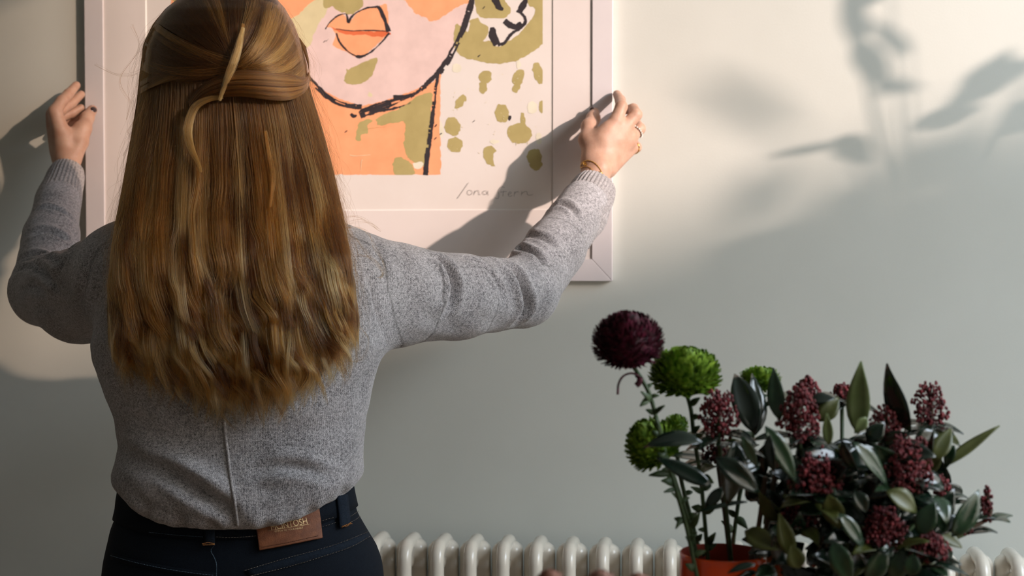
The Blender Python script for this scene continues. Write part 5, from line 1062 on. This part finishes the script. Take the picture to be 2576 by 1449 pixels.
# whorls below each cluster and fillers inside the mass
for k, (s, C, mid, base, Y, px, py, rh) in enumerate(sprigs):
    small = px > 2360; sc = (Y+2.45)/FPX
    for j in range(4 if small else 9):
        th = j*2.4+k; o_ = C-Vector((0, 0, rh*sc*(0.8 if j % 2 else 1.1))); out = Vector((math.cos(th), math.sin(th)*0.9, rnd.uniform(-0.35, 0.35))).normalized()
        if py < 1100 and out.z > 0: out.z *= -1
        L_ = rnd.uniform(0.03, 0.055)*(0.6 if small else 1.0); leaf(o_+out*0.004, o_+out*L_, L_*rnd.uniform(0.33, 0.45), Vector((0, -0.3, 1)), rnd.choice(['leaf_dark', 'leaf_dark', 'leaf_dark', 'leaf_mid', 'leaf_olive']), s, rnd.uniform(0.0, 0.25), rnd.uniform(0.15, 0.4), nl=7)
for i in range(260):
    px = rnd.triangular(1830, 2440, 2130); py = rnd.uniform(1095, 1470); lo_ = 1110+max(0, px-2250)*0.75
    if py < lo_: py = rnd.uniform(lo_, 1470)
    Yf = rnd.uniform(-1.03, -0.90); a = rnd.uniform(0, 2*PI); l_ = rnd.uniform(55, 110); x1, y1 = px+math.cos(a)*l_, py+math.sin(a)*l_*0.9
    if x1 > 2400 or x1 < 1800 or y1 < 1080: continue
    leaf(P(px, py, Yf), P(x1, y1, Yf-0.02), rnd.uniform(34, 58)/2430, (rnd.uniform(-.5, .5), -1, rnd.uniform(-.1, .8)), rnd.choice(['leaf_dark']*5+['leaf_mid', 'leaf_olive']), near(px, py), rnd.uniform(0.05, 0.2), rnd.uniform(0.15, 0.4), nl=7)
# upright dim stems between the vases
for i, (x0, y0, x1) in enumerate([(1960, 1120, 1890), (1990, 1250, 2120), (1925, 1200, 1870), (2050, 1250, 2140)]):
    s = sprigs[[0, 9, 0, 8][i]][0]; mb = MB(); mb.tube([Vector(p) for p in catmull([list(P(x0, y0, -1.00)), list(P((x0+x1)/2+8, (y0+1480)/2, -0.99)), list(P(x1, 1480, -0.98))], 6)], 0.0026, 6); mb.build('side_stem', M['stem_b'], s)
# dusty blooms just reaching the bottom edge, in a low bowl on the table
bc = P(1480, 1560, -1.30); bowl = empty('bowl', (bc.x, -1.30, TZ), 'low clay bowl of dusty blooms at the bottom edge', 'bowl')
mb = MB(); mb.lathe([(0.001, 0.0), (0.05, 0.0), (0.09, 0.035), (0.10, 0.07), (0.096, 0.07), (0.085, 0.036), (0.001, 0.012)], (bc.x, -1.30, TZ), 40); mb.build('bowl_body', M['pot'], bowl)
for (px, py, r_, m_, lab) in ((1384, 1434, 32, 'rose', 'blurred dusty pink bloom, leftmost at the bottom edge'), (1478, 1449, 18, 'rose2', 'blurred small tan bloom at the bottom edge'), (1512, 1436, 34, 'rose', 'blurred brownish pink bloom, middle of the bottom edge'), (1606, 1442, 28, 'rose', 'blurred brownish pink bloom, nearest the orange vase')):
    Yr = -1.30; sc = (Yr+2.45)/FPX; C = P(px, py+5, Yr)-Vector((0, 0, r_*sc)); base = Vector((bc.x+(C.x-bc.x)*0.4, Yr, TZ+0.02)); s = empty('rose', base, lab, 'flower', 'dusty blooms at the bottom edge'); mb = MB(); rr = r_*sc*1.15
    for i in range(34):
        t = (i+0.5)/34; ph = math.acos(1-1.3*t); th = i*2.4; d = Vector((math.sin(ph)*math.cos(th), math.sin(ph)*math.sin(th), math.cos(ph))); up = Vector((0, 0, 1)); sx = d.cross(up).normalized() if abs(d.z) < 0.99 else Vector((1, 0, 0)); u_ = sx.cross(d)
        G = [[C+d*rr*(0.78+0.22*math.cos(e*1.2))*(0.9+0.1*t)+sx*rr*0.42*e*math.cos((f_-0.3)*1.1)+u_*rr*0.5*(f_-0.4)+d*rr*0.12*f_*f_ for e in (-1, -0.5, 0, 0.5, 1)] for f_ in (-1, -0.4, 0.3, 0.8, 1.05)]; mb.grid(G)
    mb.ball(C, rr*0.72, nu=12, nv=8); mb.build('petals', M[m_], s, kind='stuff'); mb = MB(); mb.tube([C-Vector((0, 0, rr*0.5)), C.lerp(base, 0.5)+Vector((0.004, 0, 0)), base], 0.0024, 6); mb.build('stem', M['stem'], s)

# ------------------------------------------------------------------ what shades the sun: a leafy plant by the window and an added sheer cloth
PLY = -0.60
def back(px, py, Yp):                            # the place on the way to the sun, from a spot on the wall
    p = P(px, py, 0.0); t = -(Yp)/1.0; return p+SV*t
def shade_plant(name, pb, crown, lab, SH, Yp0, wk, z0):
    plant = empty(name, pb, lab, 'plant'); pb = Vector(pb)
    mb = MB(); mb.lathe([(0.001, 0.0), (0.11, 0.0), (0.15, 0.26), (0.16, 0.28), (0.14, 0.28), (0.13, 0.24), (0.001, 0.24)], pb, 40); mb.build('pot', M['pot'], plant)
    mb = MB(); mb.tube([Vector(p) for p in catmull([list(pb+Vector((0, 0, 0.24))), list((pb+crown)/2+Vector((0.03, 0, 0))), list(crown)], 6)], 0.011, 8); mb.build('trunk', M['stem_b'], plant)
    for i, (b_, t_, w) in enumerate(SH):
        Yp = Yp0+0.07*math.sin(i*1.9); a = back(*b_, Yp); c = back(*t_, Yp+0.03*math.cos(i)); leaf(a, c, w/1523*wk, SUNV, 'leaf_mid', plant, 0.15, 0.1, 'leaf', 9, 5)
        mb = MB(); mb.tube([crown, crown.lerp(a, 0.6)-Vector((0, 0, 0.05)), a], [0.003, 0.002, 0.0011], 6); mb.build('stalk', M['stem_b'], plant)
# leaves listed by the shadow each one throws on the wall: base, tip, width
shade_plant('potted_plant', (1.28, -0.60, 0), back(2300, 600, PLY), 'tall leafy plant in a clay pot by the window',
 [((2165, 130), (2128, -60), 34), ((2150, 95), (2235, 232), 40), ((2200, 215), (2330, 222), 34), ((2292, 140), (2180, 45), 28), ((2240, -30), (2150, 16), 30),
  ((2440, 250), (2545, 120), 66), ((2576, 175), (2380, 262), 40), ((2600, 150), (2500, 190), 50), ((2470, 262), (2290, 318), 44), ((2640, 235), (2520, 330), 70), ((2160, 350), (1925, 392), 17), ((2110, 340), (2190, 410), 46)], PLY, 1.1, 0)
shade_plant('potted_plant', (3.3, -2.1, 0.0), back(2200, 600, -2.1), 'large leafy plant in a pot outside the window',
 [((2012, 345), (1735, 180), 50), ((2010, 340), (1850, 268), 38), ((1940, 400), (1850, 540), 60), ((2150, 430), (2130, 560), 90), ((2040, 520), (1900, 640), 100), ((1950, 560), (1770, 640), 80), ((2330, 330), (2260, 440), 90), ((2480, 300), (2350, 420), 110)], -2.1, 1.1, 0)
m = bpy.data.materials.new('sheer_fabric'); m.use_nodes = True; nt = m.node_tree; nt.nodes.clear(); out = nt.nodes.new('ShaderNodeOutputMaterial'); mx = nt.nodes.new('ShaderNodeMixShader'); tr = nt.nodes.new('ShaderNodeBsdfTransparent'); df = nt.nodes.new('ShaderNodeBsdfTranslucent')
df.inputs[0].default_value = (0.30, 0.27, 0.24, 1); tr.inputs[0].default_value = (1, 0.96, 0.9, 1); mx.inputs[0].default_value = 0.34; nt.links.new(tr.outputs[0], mx.inputs[1]); nt.links.new(df.outputs[0], mx.inputs[2]); nt.links.new(mx.outputs[0], out.inputs[0])
curt = empty('added_curtain', (1.40, -2.3, 0.05), 'sheer cloth added out of view beside the window to dim the sun at the left', 'added_curtain')  # unseen, added in stepped layers to dim the sun on the left
for k, (ya, yb, xo) in enumerate(((-2.95, -1.50, 1.40), (-2.95, -1.68, 1.425), (-2.95, -1.82, 1.45))):
    G = []
    for z_ in np.linspace(0.05, 2.95, 6):
        G.append([Vector((xo+0.012*math.sin(y_*38+k), y_+0.03*math.sin(z_*1.3+k)*(1 if y_ > -2.0 else 0), z_)) for y_ in np.linspace(ya, yb, 90)])
    mb = MB(); mb.grid(G); mb.build('added_curtain_panel', m, curt)
mb = MB(); mb.tube([(1.425, -3.0, 2.96), (1.425, -0.45, 2.96)], 0.012, 10); mb.tube([(1.425, -2.98, 2.96), (1.5, -2.98, 2.96)], 0.008, 8); mb.tube([(1.425, -0.47, 2.96), (1.5, -0.47, 2.96)], 0.008, 8); mb.build('added_curtain_rail', M['frame'], curt)
